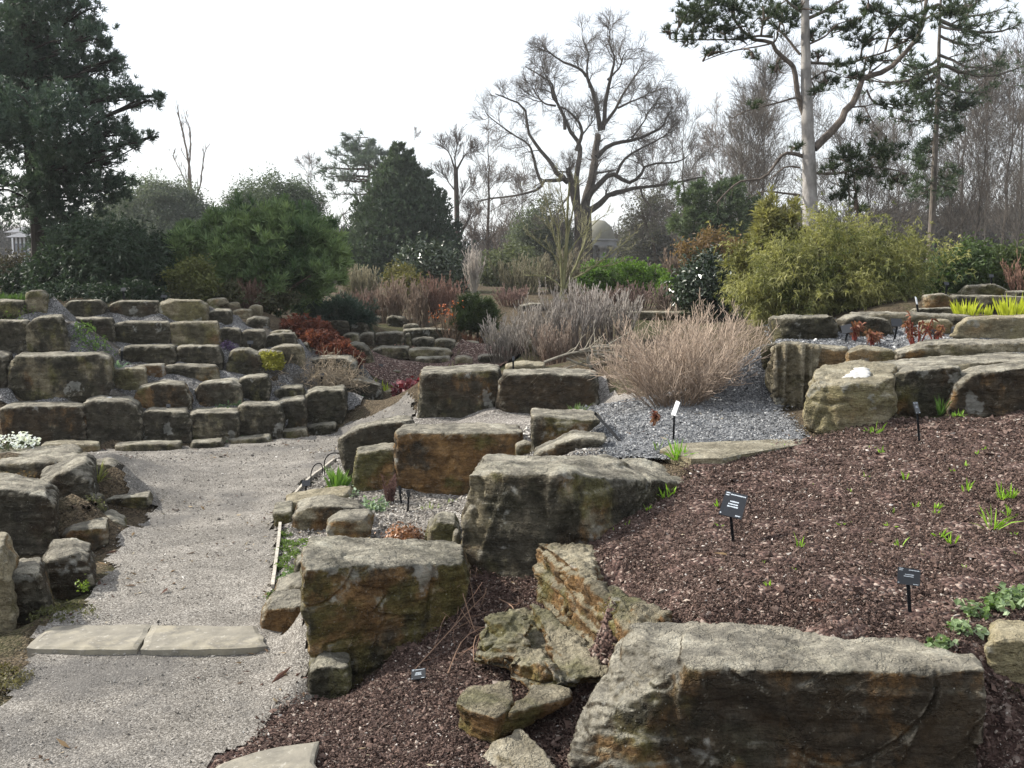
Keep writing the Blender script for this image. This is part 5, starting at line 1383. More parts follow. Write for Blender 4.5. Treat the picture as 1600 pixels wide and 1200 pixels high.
bush("rhododendron", "green rhododendron with pale leaf backs in front of the yew cone", [(672, 420, 28, 38, 34), (645, 432, 28, 26, 22), (700, 436, 28, 24, 26), (660, 400, 28, 22, 16), (690, 450, 28, 30, 18)], 2200, 8, (.035, .055, .028), (.12, .15, .085), per=4, aspect=.4, mtl=M_GLOSS, lump=.3)
bush("green_mound", "bright green low sprawling mound in front of the little temple", [(958, 428, 26, 46, 15), (1005, 434, 26, 36, 15), (930, 437, 25.6, 24, 14), (1038, 440, 26, 18, 12)], 2400, 7, (.06, .12, .018), (.15, .26, .035), leaf="blade", aspect=.25, per=5, upw=.4, droop=.3)
bush("green_mound", "small bright green drooping clump left of the glossy shrub", [(1042, 456, 22, 18, 16), (1055, 462, 22, 12, 12)], 700, 7, (.06, .11, .018), (.14, .24, .035), leaf="blade", aspect=.22, per=5, upw=.3, droop=.4)
bush("broom_shrub", "domed dark green broom with an orange-brown crest in the middle distance", [(745, 492, 17, 30, 24), (735, 500, 16.9, 22, 18), (758, 498, 16.9, 20, 18)], 1800, 10, (.022, .038, .014), (.06, .085, .03), leaf="needle", aspect=.10, per=8, upw=1.2, mtl=M_NEEDLE, lump=.12)
bush("juniper", "prostrate blue-green juniper spilling over grey blocks", [(525, 490, 17, 52, 14), (490, 486, 17, 26, 10), (560, 496, 16.8, 20, 9)], 2200, 8, (.025, .045, .035), (.07, .105, .085), leaf="needle", aspect=.13, per=9, upw=.3, mtl=M_NEEDLE, lump=.25)
bush("yellow_shrub", "yellow-green leafy shrub between the dark mound and the dwarf pine", [(300, 432, 14.4, 28, 28), (283, 445, 14.3, 22, 20), (318, 448, 14.3, 20, 18)], 1100, 7, (.07, .08, .025), (.18, .19, .07), per=4, aspect=.45, lump=.35, shell=.7)
bush("green_shrub", "grey-green leafy bush beyond the pale bare shrub", [(800, 415, 34, 38, 28), (770, 425, 34, 26, 22), (830, 430, 33, 30, 20)], 1700, 6, (.05, .062, .035), (.12, .135, .08), per=4, lump=.35, shell=.6)
bush("green_shrub", "yellowish bush behind the reddish twig shrubs", [(620, 432, 26, 22, 18), (640, 445, 25, 20, 14)], 700, 6, (.09, .085, .03), (.2, .18, .07), per=4, lump=.35, shell=.7)
bush("green_shrub", "leafy green bush right of the bamboo, above the brown block", [(1500, 425, 15, 36, 30), (1475, 440, 14.8, 24, 22), (1515, 405, 15.3, 24, 22)], 1500, 9, (.035, .06, .02), (.10, .145, .05), per=4, lump=.4, shell=.65)
bush("green_shrub", "leafy green bush at the right edge behind the back-row boulders", [(1575, 422, 15.5, 38, 30), (1620, 425, 15.5, 40, 34), (1545, 430, 15.2, 24, 18)], 1500, 9, (.04, .06, .022), (.11, .14, .055), per=4, lump=.4, shell=.65)
bush("orange_shrub", "orange-brown leafy shrub left above the glossy shrub", [(1115, 385, 28, 34, 18), (1085, 398, 28, 26, 14), (1140, 400, 28, 22, 14)], 800, 7, (.10, .068, .035), (.22, .14, .065), per=4, lump=.4, shell=.8)
bush("hedge_shrub", "brown-green hedge bush at the left edge below the timbered house", [(20, 425, 24, 40, 26), (50, 435, 24, 26, 20), (-20, 430, 24, 40, 26)], 1300, 6, (.04, .035, .02), (.10, .085, .045), per=4, lump=.35, shell=.6)
tuft("grass_patch", "grassy green verge at the left edge above the mossy top course", 14, 462, 13, 75, 14, 420, (.06, .11, .03), "grass", width=1.5, spread=.4, root=1)
# leafless shrubs
twig_shrub("tan_shrub", "big dome of fine tan leafless stems on the blue-grey gravel", 1064, 7.95, 240, 150, (.22, .17, .13), (.37, .295, .235), B=300, k=6, k2=3, out=1.9, r0=.0026, up=.2, rootw=.4, wander=.13, hvar=.6, tipang=(.3, .9))
GS = "grey leafless shrubs behind the dark rust-seamed boulder"
for lab, px, d, wp, hp, c1, c2 in [("low grey leafless shrub at the left end of the grey thicket", 790, 14.2, 95, 70, (.15, .13, .11), (.31, .285, .255)),
        ("grey-purple leafless shrub second from the left in the thicket", 838, 13.8, 115, 78, (.14, .115, .095), (.31, .28, .25)),
        ("tallest grey-purple leafless shrub in the thicket's middle", 900, 14.0, 130, 96, (.14, .115, .10), (.32, .29, .265)),
        ("grey leafless shrub between the tallest one and the tan dome", 960, 14.4, 110, 80, (.15, .125, .11), (.33, .30, .27)),
        ("rusty-stemmed leafless shrub in front of the tallest grey one", 868, 12.8, 80, 62, (.13, .09, .07), (.25, .20, .165))]:
    twig_shrub("bare_shrub", lab, px, d, wp, hp, c1, c2, B=56, k=7, k2=4, group=GS, out=1.0, rootw=.5, up=.4)
TH = "dark thicket behind the grey shrubs"
for lab, px, d, wp, hp, c1, c2 in [("brown thicket shrub below the bright green mound", 940, 19, 110, 42, (.08, .06, .05), (.17, .125, .105)),
        ("purple-brown thicket shrub left of the small green clump", 1000, 19, 120, 40, (.08, .055, .045), (.16, .115, .10)),
        ("brown thicket shrub behind the pale garden ledge", 1050, 18, 80, 34, (.09, .07, .055), (.17, .13, .11)),
        ("olive twiggy shrub behind the multi-stemmed tree", 880, 27, 120, 62, (.10, .09, .06), (.18, .16, .11)),
        ("greenish twiggy shrub left of the multi-stemmed tree", 815, 27, 110, 55, (.10, .095, .06), (.18, .165, .11)),
        ("brownish twiggy shrub under the oak trunk", 930, 30, 90, 40, (.10, .085, .07), (.17, .145, .12)),
        ("pink-brown low twiggy shrub near the far ledge rock", 800, 21, 70, 28, (.14, .09, .07), (.22, .15, .13)),
        ("grey twiggy shrub in front of the temple columns", 985, 34, 110, 36, (.10, .09, .075), (.18, .16, .14)),
        ("brown twiggy shrub left of the orange-brown shrub", 1062, 30, 80, 60, (.10, .075, .05), (.17, .13, .10))]:
    twig_shrub("thicket_shrub", lab, px, d, wp, hp, c1, c2, B=55, k=8, k2=4, group=TH, rootw=.6, up=.35)
RT = "reddish twig shrubs on the far terraces"
for lab, px, d, wp, hp, c1, c2 in [("reddish twig shrub behind the juniper, leftmost of its row", 572, 20, 60, 42, (.11, .065, .05), (.18, .135, .11)),
        ("red-brown twig shrub above the mossy cube", 612, 19.5, 66, 60, (.13, .098, .072), (.22, .165, .13)),
        ("red-brown twig shrub above the mossy-crowned hump", 652, 19, 74, 66, (.13, .10, .075), (.215, .165, .13)),
        ("red-brown twig shrub left of the domed broom", 694, 19, 74, 66, (.12, .07, .05), (.20, .125, .10)),
        ("small rust-coloured twiggy tuft at the foot of the domed broom", 736, 16.8, 40, 22, (.16, .07, .04), (.24, .13, .085)),
        ("dark red twiggy shrub at the dwarf pine's right foot", 548, 18.5, 60, 40, (.10, .06, .05), (.16, .10, .085)),
        ("brown spindly stems under the dwarf pine", 392, 15, 60, 50, (.12, .075, .055), (.17, .11, .085))]:
    twig_shrub("red_twig_shrub", lab, px, d, wp, hp, c1, c2, B=60, k=8, k2=4, group=RT, rootw=.55, up=.5)
twig_shrub("buff_shrub", "buff dome-shaped leafless shrub right of the dwarf pine", 563, 22, 66, 56, (.16, .145, .08), (.26, .235, .16), B=110, k=9, k2=4, rootw=.5, up=.4)
twig_shrub("pale_shrub", "pale silvery vase-shaped leafless shrub right of the rhododendron", 740, 27, 60, 74, (.34, .31, .27), (.40, .36, .32), B=40, k=5, k2=3, rootw=.15, up=.6, out=.9)
twig_shrub("pink_stem_shrub", "loose reddish-brown arching twigs at the right edge behind the iris", 1600, 14.5, 90, 70, (.17, .10, .075), (.26, .16, .12), B=40, k=6, k2=3, rootw=.3)
# rose with orange hips
rs = twig_shrub("rose_shrub", "open-branched rose bush dotted with orange hips on the mossy terrace", 702, 17.0, 90, 58, (.14, .10, .07), (.20, .15, .11), B=26, k=6, k2=3, out=1.1, rootw=.3)
mb = MB()
Cn, Nr = blobs_pts([(702, 492, 17.0, 42, 26)], 90, .9, .3)
leaves(mb, Cn, Nr, 2, .035, .8, .01, np.array((.42, .12, .045)), .9)
mb.obj("hips", M_LEAF, rs, rs.location)
# green-stemmed small tree
traced_tree("stem_tree", "small multi-stemmed tree with pale green bark in front of the oak", 24, [("877,475 880,440 884,400 886,360 887,321 890,285", 9, 2.5), ("880,455 878,400 875,365 869,347 862,325 858,300", 6, 1.6), ("883,452 898,417 910,385 917,365 921,350 924,325", 6, 1.6),
            ("892,440 912,430 940,410 960,395 985,375", 4, 1.3), ("878,430 873,414 863,396 840,378 822,362", 4, 1.3), ("878,450 864,437 845,431 822,432", 3.5, 1.2), ("886,380 893,340 900,310 905,280", 5, 1.4), ("884,400 905,370 930,345 945,335", 3.5, 1.2), ("881,410 868,375 860,350 846,335", 3.5, 1.2), ("896,420 930,415 960,412 975,405", 3, 1.0), ("886,360 880,330 876,300 872,275", 4, 1.2)],
            (.19, .185, .095), [dict(k=9, lo=.2, hi=.45, ang=(.3, .8), n=6, up=.3, tmin=.2, rs=.4), dict(k=5, lo=.3, hi=.6, ang=(.3, .8), n=4, up=.2), dict(k=3, lo=.3, hi=.6, ang=(.3, .8), n=3, up=.1)], col2=(.24, .23, .14), depth=.2)
# sprawling brown shrub over the wall
def sprawl():
    mb = MB()
    base = P(495, 602, 11.75)
    B = 330
    st = np.stack([P(x, 600, 11.85 + e) for x, e in zip(rng.uniform(450, 548, B), rng.uniform(-.15, .45, B))])
    st[:, 2] = EYE - (rng.uniform(585, 612, B) - 440) * 11.8 / FPX
    dr = rnd3(B); dr[:, 2] = np.abs(dr[:, 2]) * .5; dr[:, 1] -= .35
    Q = shoots(B, 9, st, dr, rng.uniform(.15, .42, B), .5, .22, -.55)
    R_ = np.repeat((.0036 * np.linspace(1, .6, 9))[None], B, 0)
    tubes(mb, Q, R_, 3, (.24, .20, .145), .4)
    Q1, R1 = spawn(Q, R_, 5, .3, .6, (.4, 1.1), 5, .1, -.1, .2, .8, .0026)
    tubes(mb, Q1, R1, 3, (.27, .22, .16), .4)
    tag(mb.obj("sprawling_shrub", M_TWIG, None, base), "tangled grey-brown sprawling shrub tumbling over the right end of the left wall", "shrub")
sprawl()
def fallen():
    mb = MB()
    base = P(930, 556, 11.2)
    paths = [("850,566 890,552 930,548 985,546", 5), ("925,575 918,562 930,553 960,556 990,558", 7), ("885,560 920,572 950,560", 4), ("940,545 965,530 985,518", 4), ("905,548 940,541 975,545 1000,540", 5), ("868,580 900,570 925,560", 3), ("935,552 938,540 936,528", 3), ("960,555 968,540 974,528", 3)]
    for s, w_ in paths:
        p = limb(s, 11.3, 12)
        tubes(mb, p[None], (np.linspace(w_, w_ * .4, 12) * mpp(11.3) * .5)[None], 6, (.24, .22, .18))
        Q1, R1 = spawn(p[None], np.full((1, 12), w_ * mpp(11) * .4), 9, .2, .5, (.4, 1.0), 5, .1, .1, .15, .5, .004)
        tubes(mb, Q1, R1, 4, (.26, .235, .19))
    tag(mb.obj("fallen_branches", M_BARK, None, base), "fallen silvery-grey branches lying under the grey shrubs left of the tan dome", "branches")
fallen()
# red-brown mounds
RM = "red-brown mounds on the left wall"
for lab, bl in [("biggest red-brown mound, topmost of the four", [(466, 517, 13.9, 38, 17), (485, 522, 13.8, 22, 14)]), ("small dull red-brown mound squeezed between the larger two", [(500, 522, 13.9, 18, 12)]),
                ("rounded red-brown mound in the middle of the four", [(504, 540, 13.4, 30, 20), (522, 542, 13.3, 16, 14)]), ("lowest red-brown mound, nearest the squared white-edged boulder", [(536, 554, 13.0, 25, 13), (552, 562, 12.9, 12, 12)])]:
    bush("red_mound", lab, bl, 700, 9, (.085, .028, .02), (.20, .066, .045), leaf="blade", aspect=.2, per=6, group=RM, upw=.5, lump=.18, stems=3, droop=.3, cf=6)
# bright iris
IR = "yellow-green iris clumps on the right"
for lab, px, wp, hp, n in [("yellow-green iris clump, the leftmost of three", 1510, 46, 25, 90), ("thin small yellow-green iris clump between the two big ones", 1543, 22, 16, 26), ("largest yellow-green iris clump at the right edge", 1583, 60, 32, 130)]:
    tuft("iris", lab, px, 491, 10.6, wp, hp, n, (.46, .50, .05), group=IR, width=2.4, spread=.28, droop=.05, root=.8)
    # seat it on the terrace edge
tuft("bulb_shoots", "bright green bulb leaves beside the thin flat stone on the gravel terrace", 1060, 719, hit(1060, 719)[1], 40, 36, 46, (.18, .36, .035), spread=.6, width=2.2)
tuft("bulb_shoots", "thin pale green shoots left of the bulb leaves", 1028, 712, 5.8, 14, 26, 9, (.16, .25, .06), spread=.25, width=1.6)
tuft("grass_tuft", "dark grass tuft growing at the foot of the round-shouldered boulder", 1470, 652, 6.45, 26, 36, 26, (.07, .14, .03), spread=.25, width=2)
tuft("grass_tuft", "spreading grassy green tuft at the drum-shaped boulder's right foot", 1366, 684, 6.1, 40, 20, 26, (.20, .34, .05), spread=.6, width=2.4)
tuft("grass_tuft", "light green leafy tuft below the sloping boulder at the right", 1497, 663, 6.35, 30, 14, 34, (.20, .34, .06), spread=.6, width=2.4)
tuft("grass_tuft", "yellowish spiky tuft beside the notched upright stone", 152, 772, 7.2, 32, 30, 60, (.20, .21, .075), spread=.6, width=1.7)
tuft("sedge_tuft", "lime green sedge beside the red-leaved plant", 603, 612, 13.7, 48, 18, 120, (.30, .38, .03), spread=.35, width=1.4, root=1)
tuft("grass_tuft", "pale green grass tuft behind the big squared boulder", 655, 578, 14.3, 30, 18, 60, (.16, .20, .07), spread=.5, width=1.3)
tuft("grass_tuft", "buff thin grass behind the big squared boulder", 690, 573, 14.2, 60, 12, 80, (.26, .24, .14), spread=.6, width=1.0, root=1)
tuft("leek_plant", "blue-green strap-leaved plant right of the longest boulder", 182, 581, 10.95, 34, 22, 24, (.20, .30, .20), spread=.8, width=3, droop=.4)
mat_plant("fern_patch", "low green ferny patch on the gravel below the top courses", 142, 541, 11.3, 48, 9, 60, 8, (.06, .11, .03), (.16, .25, .08), aspect=.35)
mat_plant("green_mat", "grey-green creeping mat on top of the squared grey-olive block", 352, 634, 10.5, 90, 6, 160, 5, (.07, .12, .06), (.15, .23, .13))
mat_plant("purple_cushion", "purple flowering cushion below the two small dark blocks", 358, 542, 12.0, 24, 7, 60, 4, (.08, .05, .12), (.15, .085, .23))
mat_plant("green_cushion", "green moss cushion at the left edge above the top course", 25, 474, 11.6, 60, 8, 80, 6, (.06, .09, .02), (.13, .18, .05))
mat_plant("pink_flowers", "pink and red bedding flowers behind the thin paired slabs", 645, 543, 15.9, 70, 5, 90, 4, (.10, .05, .04), (.55, .30, .30))
mat_plant("red_leaf_plant", "crimson glossy-leaved plant at the end of the narrow path", 640, 608, 13.4, 42, 24, 70, 10, (.08, .008, .012), (.30, .025, .035), aspect=.8, mtl=M_GLOSS)
mat_plant("dark_green_cushion", "dark green cushion on the squared white-edged boulder's right end", 560, 588, 12.2, 14, 24, 60, 5, (.02, .06, .025), (.05, .12, .05))
def yellow_moss():
    c0, u_, v_ = P(408, 551, 11.66), P(440, 553, 11.66) - P(408, 551, 11.66), P(415, 574, 11.60) - P(408, 551, 11.66)
    a, b = rng.random(420), rng.random(420)
    k = (a + .35 * np.abs(b - .3) < 1.05)
    Cn = c0 + a[k, None] * u_ + b[k, None] * v_ + np.array([0, -.06, 0]) * (1 - np.abs(2 * a[k, None] - 1)) + rng.normal(0, .006, (k.sum(), 3))
    mb = MB()
    leaves(mb, Cn, np.tile(np.array([0, -.7, .6]), (len(Cn), 1)), 5, .028, .8, .014, mixcol(Cn, (.16, .15, .02), (.34, .33, .05), 12), .6)
    tag(mb.obj("moss_cushion", M_LEAF, None, c0), "bright yellow moss cushion draped over a dark stone of the left wall", "moss")
yellow_moss()
# foreground left
def flowers(name, label, px, py, d, wpx, hpx, n, petal, green, cat="flowers"):
    p = P(px, py, d); p[2] = float(H(p[0], p[1])); m = mpp(d)
    th = thing(name, label, cat, p)
    mb = MB()
    a = rng.uniform(0, 2 * np.pi, n * 3); q = np.sqrt(rng.random(n * 3))
    Cn = p + np.stack([np.cos(a) * q * wpx * m * .5, np.sin(a) * q * wpx * m * .35, hpx * m * rng.uniform(.1, .8, n * 3) * (1 - q ** 2 * .5)], -1)
    leaves(mb, Cn, np.tile(np.array([0, 0, 1.]), (n * 3, 1)), 4, 5 * m, .35, 4 * m, mixcol(Cn, np.array(green) * .6, green, 8), .8)
    mb.obj("foliage", M_LEAF, th, p)
    f = MB()
    a = rng.uniform(0, 2 * np.pi, n); q = np.sqrt(rng.random(n))
    Cn = p + np.stack([np.cos(a) * q * wpx * m * .5, np.sin(a) * q * wpx * m * .35, hpx * m * rng.uniform(.7, 1.05, n) * (1.1 - q ** 2 * .5)], -1)
    leaves(f, Cn, np.tile(np.array([0, -.3, 1.]), (n, 1)), 7, 5.5 * m, .8, 3 * m, np.array(petal), .45, .1)
    f.obj("blossom", M_LEAF, th, p)
flowers("white_flowers", "white candytuft flower heads at the left edge above the flat grey rock", 28, 706, 8.0, 76, 30, 46, (.78, .80, .84), (.07, .10, .045))
bush("low_bush", "small grey-green twiggy bush between the dark boulders at the left path edge", [(112, 800, 6.3, 26, 20), (140, 800, 6.4, 18, 16), (95, 815, 6.25, 14, 16)], 700, 7, (.055, .06, .03), (.15, .155, .085), per=4, aspect=.4, shell=.8, lump=.35, stems=14)
mat_plant("dry_moss", "brown dead mat plant on the flat grey rock at the left edge", 35, 732, 6.9, 110, 7, 170, 6, (.07, .045, .03), (.17, .125, .09))
mat_plant("dry_moss", "dry brown mat beside the dark dome boulder", 30, 880, 5.2, 60, 6, 120, 6, (.06, .04, .025), (.14, .10, .065))
mat_plant("low_weeds", "mossy green weeds by the stubby block at the left edge", 95, 972, 4.7, 100, 4, 150, 5, (.05, .055, .02), (.14, .14, .055))
mat_plant("low_weeds", "mossy weeds with pale leaf litter at the bottom left path edge", 5, 1080, 3.95, 90, 6, 240, 6, (.06, .05, .025), (.20, .18, .10))
mat_plant("leaf_sprig", "tiny yellow-green sprig on the dark dome boulder's foot", 128, 915, 5.02, 14, 24, 12, 6, (.16, .24, .03), (.30, .38, .06))
# middle bed
CR = "green creeping clumps inside the path edging"
for k, (px, py, wp) in enumerate([(446, 839, 16), (447, 849, 22), (479, 850, 26), (463, 853, 22), (447, 860, 28), (464, 866, 34), (454, 873, 30), (443, 878, 20), (441, 889, 18), (455, 895, 16)]):
    mat_plant("creeping_plant", "fresh green creeping clump on the gravel inside the thin path edging", px, py, 1.6 * FPX / (py - 440) * .985, wp * .85, 2.5, 40, 5, (.08, .13, .03), (.20, .29, .07), group=CR)
mat_plant("creeping_plant", "blue-green leafy clump at the foot of the grey wedge-topped boulder", 452, 912, 5.15, 26, 9, 40, 8, (.07, .12, .05), (.18, .27, .14))
mat_plant("creeping_plant", "last green clump at the near end of the path edging", 427, 931, 4.95, 18, 6, 36, 6, (.06, .10, .03), (.16, .23, .07))
tuft("fern", "bright green fern against the humped grey boulder", 497, 838, 5.75, 34, 26, 40, (.14, .27, .03), width=4, spread=.6, droop=.35)
mat_plant("rosette_plant", "silver-green rosettes on the grey gravel right of the humped boulder", 585, 800, 6.75, 34, 9, 34, 11, (.10, .17, .09), (.32, .42, .30), aspect=.5)
mat_plant("rosette_plant", "small silver-green rosette beyond the humped boulder", 550, 784, 7.2, 18, 6, 16, 8, (.10, .16, .09), (.28, .36, .26), aspect=.5)
mat_plant("rosette_plant", "small dark green rosette on the pale layered slab", 506, 784, 6.7, 14, 5, 14, 7, (.05, .09, .04), (.12, .18, .08), aspect=.5)
mat_plant("sedum", "orange-red fleshy sedum carpet behind the lichen-patched boulder", 627, 850, 5.45, 72, 34, 260, 7, (.10, .045, .02), (.36, .17, .075), aspect=.6, mtl=M_GLOSS)
mat_plant("sedum", "golden-olive sedum carpet below the squat two-tiered stone", 560, 852, 5.35, 84, 24, 230, 7, (.13, .09, .03), (.34, .25, .09), aspect=.6, mtl=M_GLOSS)
mat_plant("brown_cushion", "rusty brown cushion plant near the black hoops", 512, 766, 7.15, 44, 8, 110, 5, (.09, .06, .03), (.24, .17, .08))
tuft("bulb_plant", "fresh green broad-leaved bulb clump inside the black hoops", 527, 754, 7.35, 36, 50, 70, (.13, .24, .05), width=4, spread=.35)
tuft("bulb_plant", "small yellowish broad-leaved shoots in front of the bulb clump", 505, 754, 7.25, 24, 22, 12, (.24, .25, .07), width=7, spread=.5)
tuft("wispy_grass", "wispy green stems growing between the cracked rust-orange block and the grey boulder", 822, 700, 6.9, 18, 44, 40, (.13, .14, .07), width=1, spread=.2)
tuft("grass_tuft", "green tuft at the tan dome's left foot on the dark boulder", 902, 634, 8.6, 40, 22, 60, (.10, .15, .06), spread=.5, width=1.6)
twig_shrub("dead_shrub", "small dark red dead twiggy plant beside the cracked rust-orange block", 605, 7.0, 30, 42, (.09, .05, .045), (.13, .075, .065), B=26, k=6, k2=4, rootw=.4)
tuft("green_shoots", "faint green shoots on the grey gravel before the cracked rust-orange block", 672, 798, 6.7, 36, 12, 26, (.20, .26, .08), spread=.5, width=1.5, root=1)
tuft("green_shoots", "sparse green shoots in the grey gravel beside the overhanging boulder", 705, 795, 6.75, 34, 10, 16, (.20, .25, .08), spread=.5, width=1.5, root=1)
# leafy groundcover at the right
def leafy():
    lab = ["silvery-green leafy groundcover trailing over the pale boulder at the right edge", "small silvery-green leafy cluster at the bark bed's lower right", "single low silvery sprig beside the flat-topped front boulder"]
    for (pts, name, l_) in [([(1590, 948, 40), (1555, 955, 34), (1520, 962, 30), (1600, 935, 50), (1570, 940, 36)], "leafy_groundcover", lab[0]), ([(1500, 985, 22), (1490, 978, 16), (1530, 992, 16)], "leafy_groundcover", lab[1]), ([(1465, 1012, 24), (1475, 1018, 16)], "leafy_groundcover", lab[2])]:
        mb = MB()
        p0 = hit(pts[0][0], pts[0][1] + 6)
        for (px, py, wp) in pts:
            c = hit(px, py + 8); m = mpp(c[1])
            n = int(wp * .9)
            Cn = c + np.stack([rng.normal(0, .35, n) * wp * m, rng.normal(0, .3, n) * wp * m, rng.uniform(.1, .8, n) * min(wp, 26) * m], -1)
            leaves(mb, Cn, nrmz(np.stack([rng.normal(0, .3, n), rng.normal(-.3, .3, n), np.ones(n)], -1)), 2, 13 * m, .8, 4 * m, mixcol(Cn, (.09, .16, .035), (.34, .42, .27), 14), .5)
        tag(mb.obj(name, M_LEAF, None, p0), l_, "groundcover")
leafy()
# red peony shoots
PE = "red peony shoots on the upper gravel"
def peony(label, px, py, hpx, wpx, n):
    c = hit(px, py); m = mpp(c[1])
    th = thing("peony", label, "peony", c, PE)
    mb, lf = MB(), MB()
    a = rng.uniform(0, 2 * np.pi, n)
    dr = np.stack([np.cos(a) * .3 * wpx / hpx, np.sin(a) * .3 * wpx / hpx, np.ones(n)], -1)
    st = c + np.stack([np.cos(a), np.sin(a), 0 * a], -1) * wpx * m * .05
    Q = shoots(n, 7, st, dr, hpx * m * rng.uniform(.55, 1.0, n), .15, .05, .1)
    tubes(mb, Q, np.repeat((m * 1.5 * np.linspace(1, .5, 7))[None], n, 0), 6, (.20, .05, .04))
    mb.obj("stem", M_TWIG, th, c)
    tips = np.concatenate([Q[:, -1], Q[:, -3], Q[:, -2]])
    D = nrmz(np.concatenate([Q[:, -1] - Q[:, -2]] * 3) + rng.normal(0, .3, (3 * n, 3)))
    blades(lf, tips, D, 5, 10 * m, 3.2 * m, .75, mixcol(tips, (.15, .045, .034), (.25, .13, .075), 20), .25)
    lf.obj("leaves", M_LEAF, th, c)
peony("tallest red peony shoot, in front of the long pale iris boulder", 1431, 550, 62, 56, 9)
peony("low wide red peony shoot right of the tallest one", 1460, 536, 34, 48, 7)
peony("red peony shoot just behind the rounded white-flecked block", 1362, 540, 26, 34, 7)
peony("slim red peony shoot beside a slanted black label", 1335, 534, 34, 28, 6)
peony("tiny red peony sprout alone on the blue-grey gravel terrace", 1021, 666, 24, 20, 5)
# single green shoots in the bark
SH = "small bright green shoots in the bark bed"
for k, (px, py, h_) in enumerate([(1249, 858, 20), (1316, 824, 12), (1467, 842, 22), (1487, 853, 22), (1549, 830, 36), (1576, 810, 18), (1404, 858, 16), (1391, 826, 12), (1462, 804, 12), (1203, 922, 12), (1509, 890, 10), (1193, 884, 8), (1359, 849, 8), (1244, 894, 8), (1585, 840, 10), (1124, 827, 8),
        (1354, 750, 9), (1414, 753, 12), (1509, 730, 10), (1539, 707, 10), (1526, 712, 9), (1360, 703, 10), (1377, 710, 14), (1509, 770, 18), (1566, 782, 26), (1580, 780, 20), (1489, 740, 8), (1431, 795, 12), (1462, 797, 16), (1122, 795, 14), (1208, 700, 7), (1222, 700, 7), (1396, 804, 8), (1040, 780, 20), (1050, 775, 14), (1011, 802, 12), (980, 822, 9), (958, 832, 8), (1376, 940, 6), (1300, 905, 6), (1440, 870, 7), (1330, 770, 7), (1270, 760, 6), (1590, 870, 8)]):
    c = hit(px, py)
    tuft("green_shoot", "small bright green shoot poking through the bark bed", px, py, c[1], h_ * .9, h_ * 1.35, max(5, h_ // 2), (.24, .42, .04), "shoot", SH, width=2.4 if h_ > 10 else 1.8, spread=.5)

def dry_twigs():
    mb = MB()
    base = hit(700, 985)
    pts = []
    for a, b_ in [((640, 1060), (760, 940)), ((690, 900), (735, 985)), ((718, 905), (742, 1000)), ((735, 900), (742, 960)), ((780, 940), (805, 1000)), ((805, 985), (740, 1045)), ((775, 1010), (800, 955)), ((700, 1060), (770, 985)), ((760, 925), (700, 1000)), ((745, 895), (752, 935))]:
        p0, p1 = hit(*a), hit(*b_)
        mid = (p0 + p1) / 2 + rng.normal(0, .03, 3) + np.array([0, 0, .05])
        p0[2] += .01; p1[2] += .03
        pts.append(resample(np.array([p0, mid, p1]), 8))
    Q = np.array(pts)
    tubes(mb, Q, np.repeat((np.linspace(.003, .0015, 8))[None], len(Q), 0), 4, (.26, .17, .12))
    Q1, R1 = spawn(Q, np.full(Q.shape[:2], .002), 4, .2, .5, (.3, .9), 5, .1, .1, .15, .8, .0013)
    tubes(mb, Q1, R1, 3, (.24, .15, .11))
    tag(mb.obj("dry_twigs", M_TWIG, None, base), "thin dry reddish twigs trailing over the lower bark bed beside the ribbed ledge", "twigs")
dry_twigs()

bush("low_bush", "dark low twiggy growth along the foot of the dwarf pine, above the white-lichened stones", [(345, 462, 14.9, 60, 10), (420, 468, 15.2, 50, 10), (290, 464, 14.2, 30, 9)], 900, 7, (.05, .055, .03), (.13, .13, .07), per=4, aspect=.4, shell=.8, lump=.4)
# ------------------------------------------------------------------ step, edging, labels, buildings
def make_slab_mat():
    m, t, out = mat("riven_yorkstone")
    b = NB(t)
    tc = b.n("TexCoord").outputs['Object']
    n = b.noise(tc, 3.2, 6, .6); n2 = b.noise(b.n("VectorMath", {0: tc, 1: (1, 1.8, 1)}, operation='MULTIPLY').outputs[0], 7, 7, .6)
    col = b.ramp(n, [(.3, (.13, .12, .10)), (.5, (.23, .21, .165)), (.66, (.31, .275, .195)), (.8, (.36, .31, .205))])
    col = b.mix(.35, col, b.ramp(n2, [(.3, (.09, .085, .075)), (.6, (.27, .25, .205)), (.75, (.42, .39, .33))]))
    col = b.mix(b.math('MULTIPLY', b.step(b.noise(tc, 5.0, 7, .7), .50, .60), .6), col, (.105, .098, .085))
    col = b.mix(b.math('MULTIPLY', b.step(b.noise(tc, 40, 6, .7), .58, .66), .6), col, (.42, .40, .35))
    bs = b.n("BsdfPrincipled", {'Base Color': col, 'Roughness': .85})
    w_ = b.n("TexWave", {'Vector': tc, 'Scale': 2.2, 'Distortion': 9.0, 'Detail': 4.0, 'Detail Scale': 1.3})
    h = b.math('ADD', b.math('MULTIPLY', w_.outputs['Fac'], .35), n2)
    bp = b.n("Bump", {'Strength': .7, 'Distance': .015, 'Height': h})
    t.links.new(bp.outputs[0], bs.inputs['Normal'])
    t.links.new(bs.outputs[0], out.inputs[0])
    return m
M_SLAB = make_slab_mat()
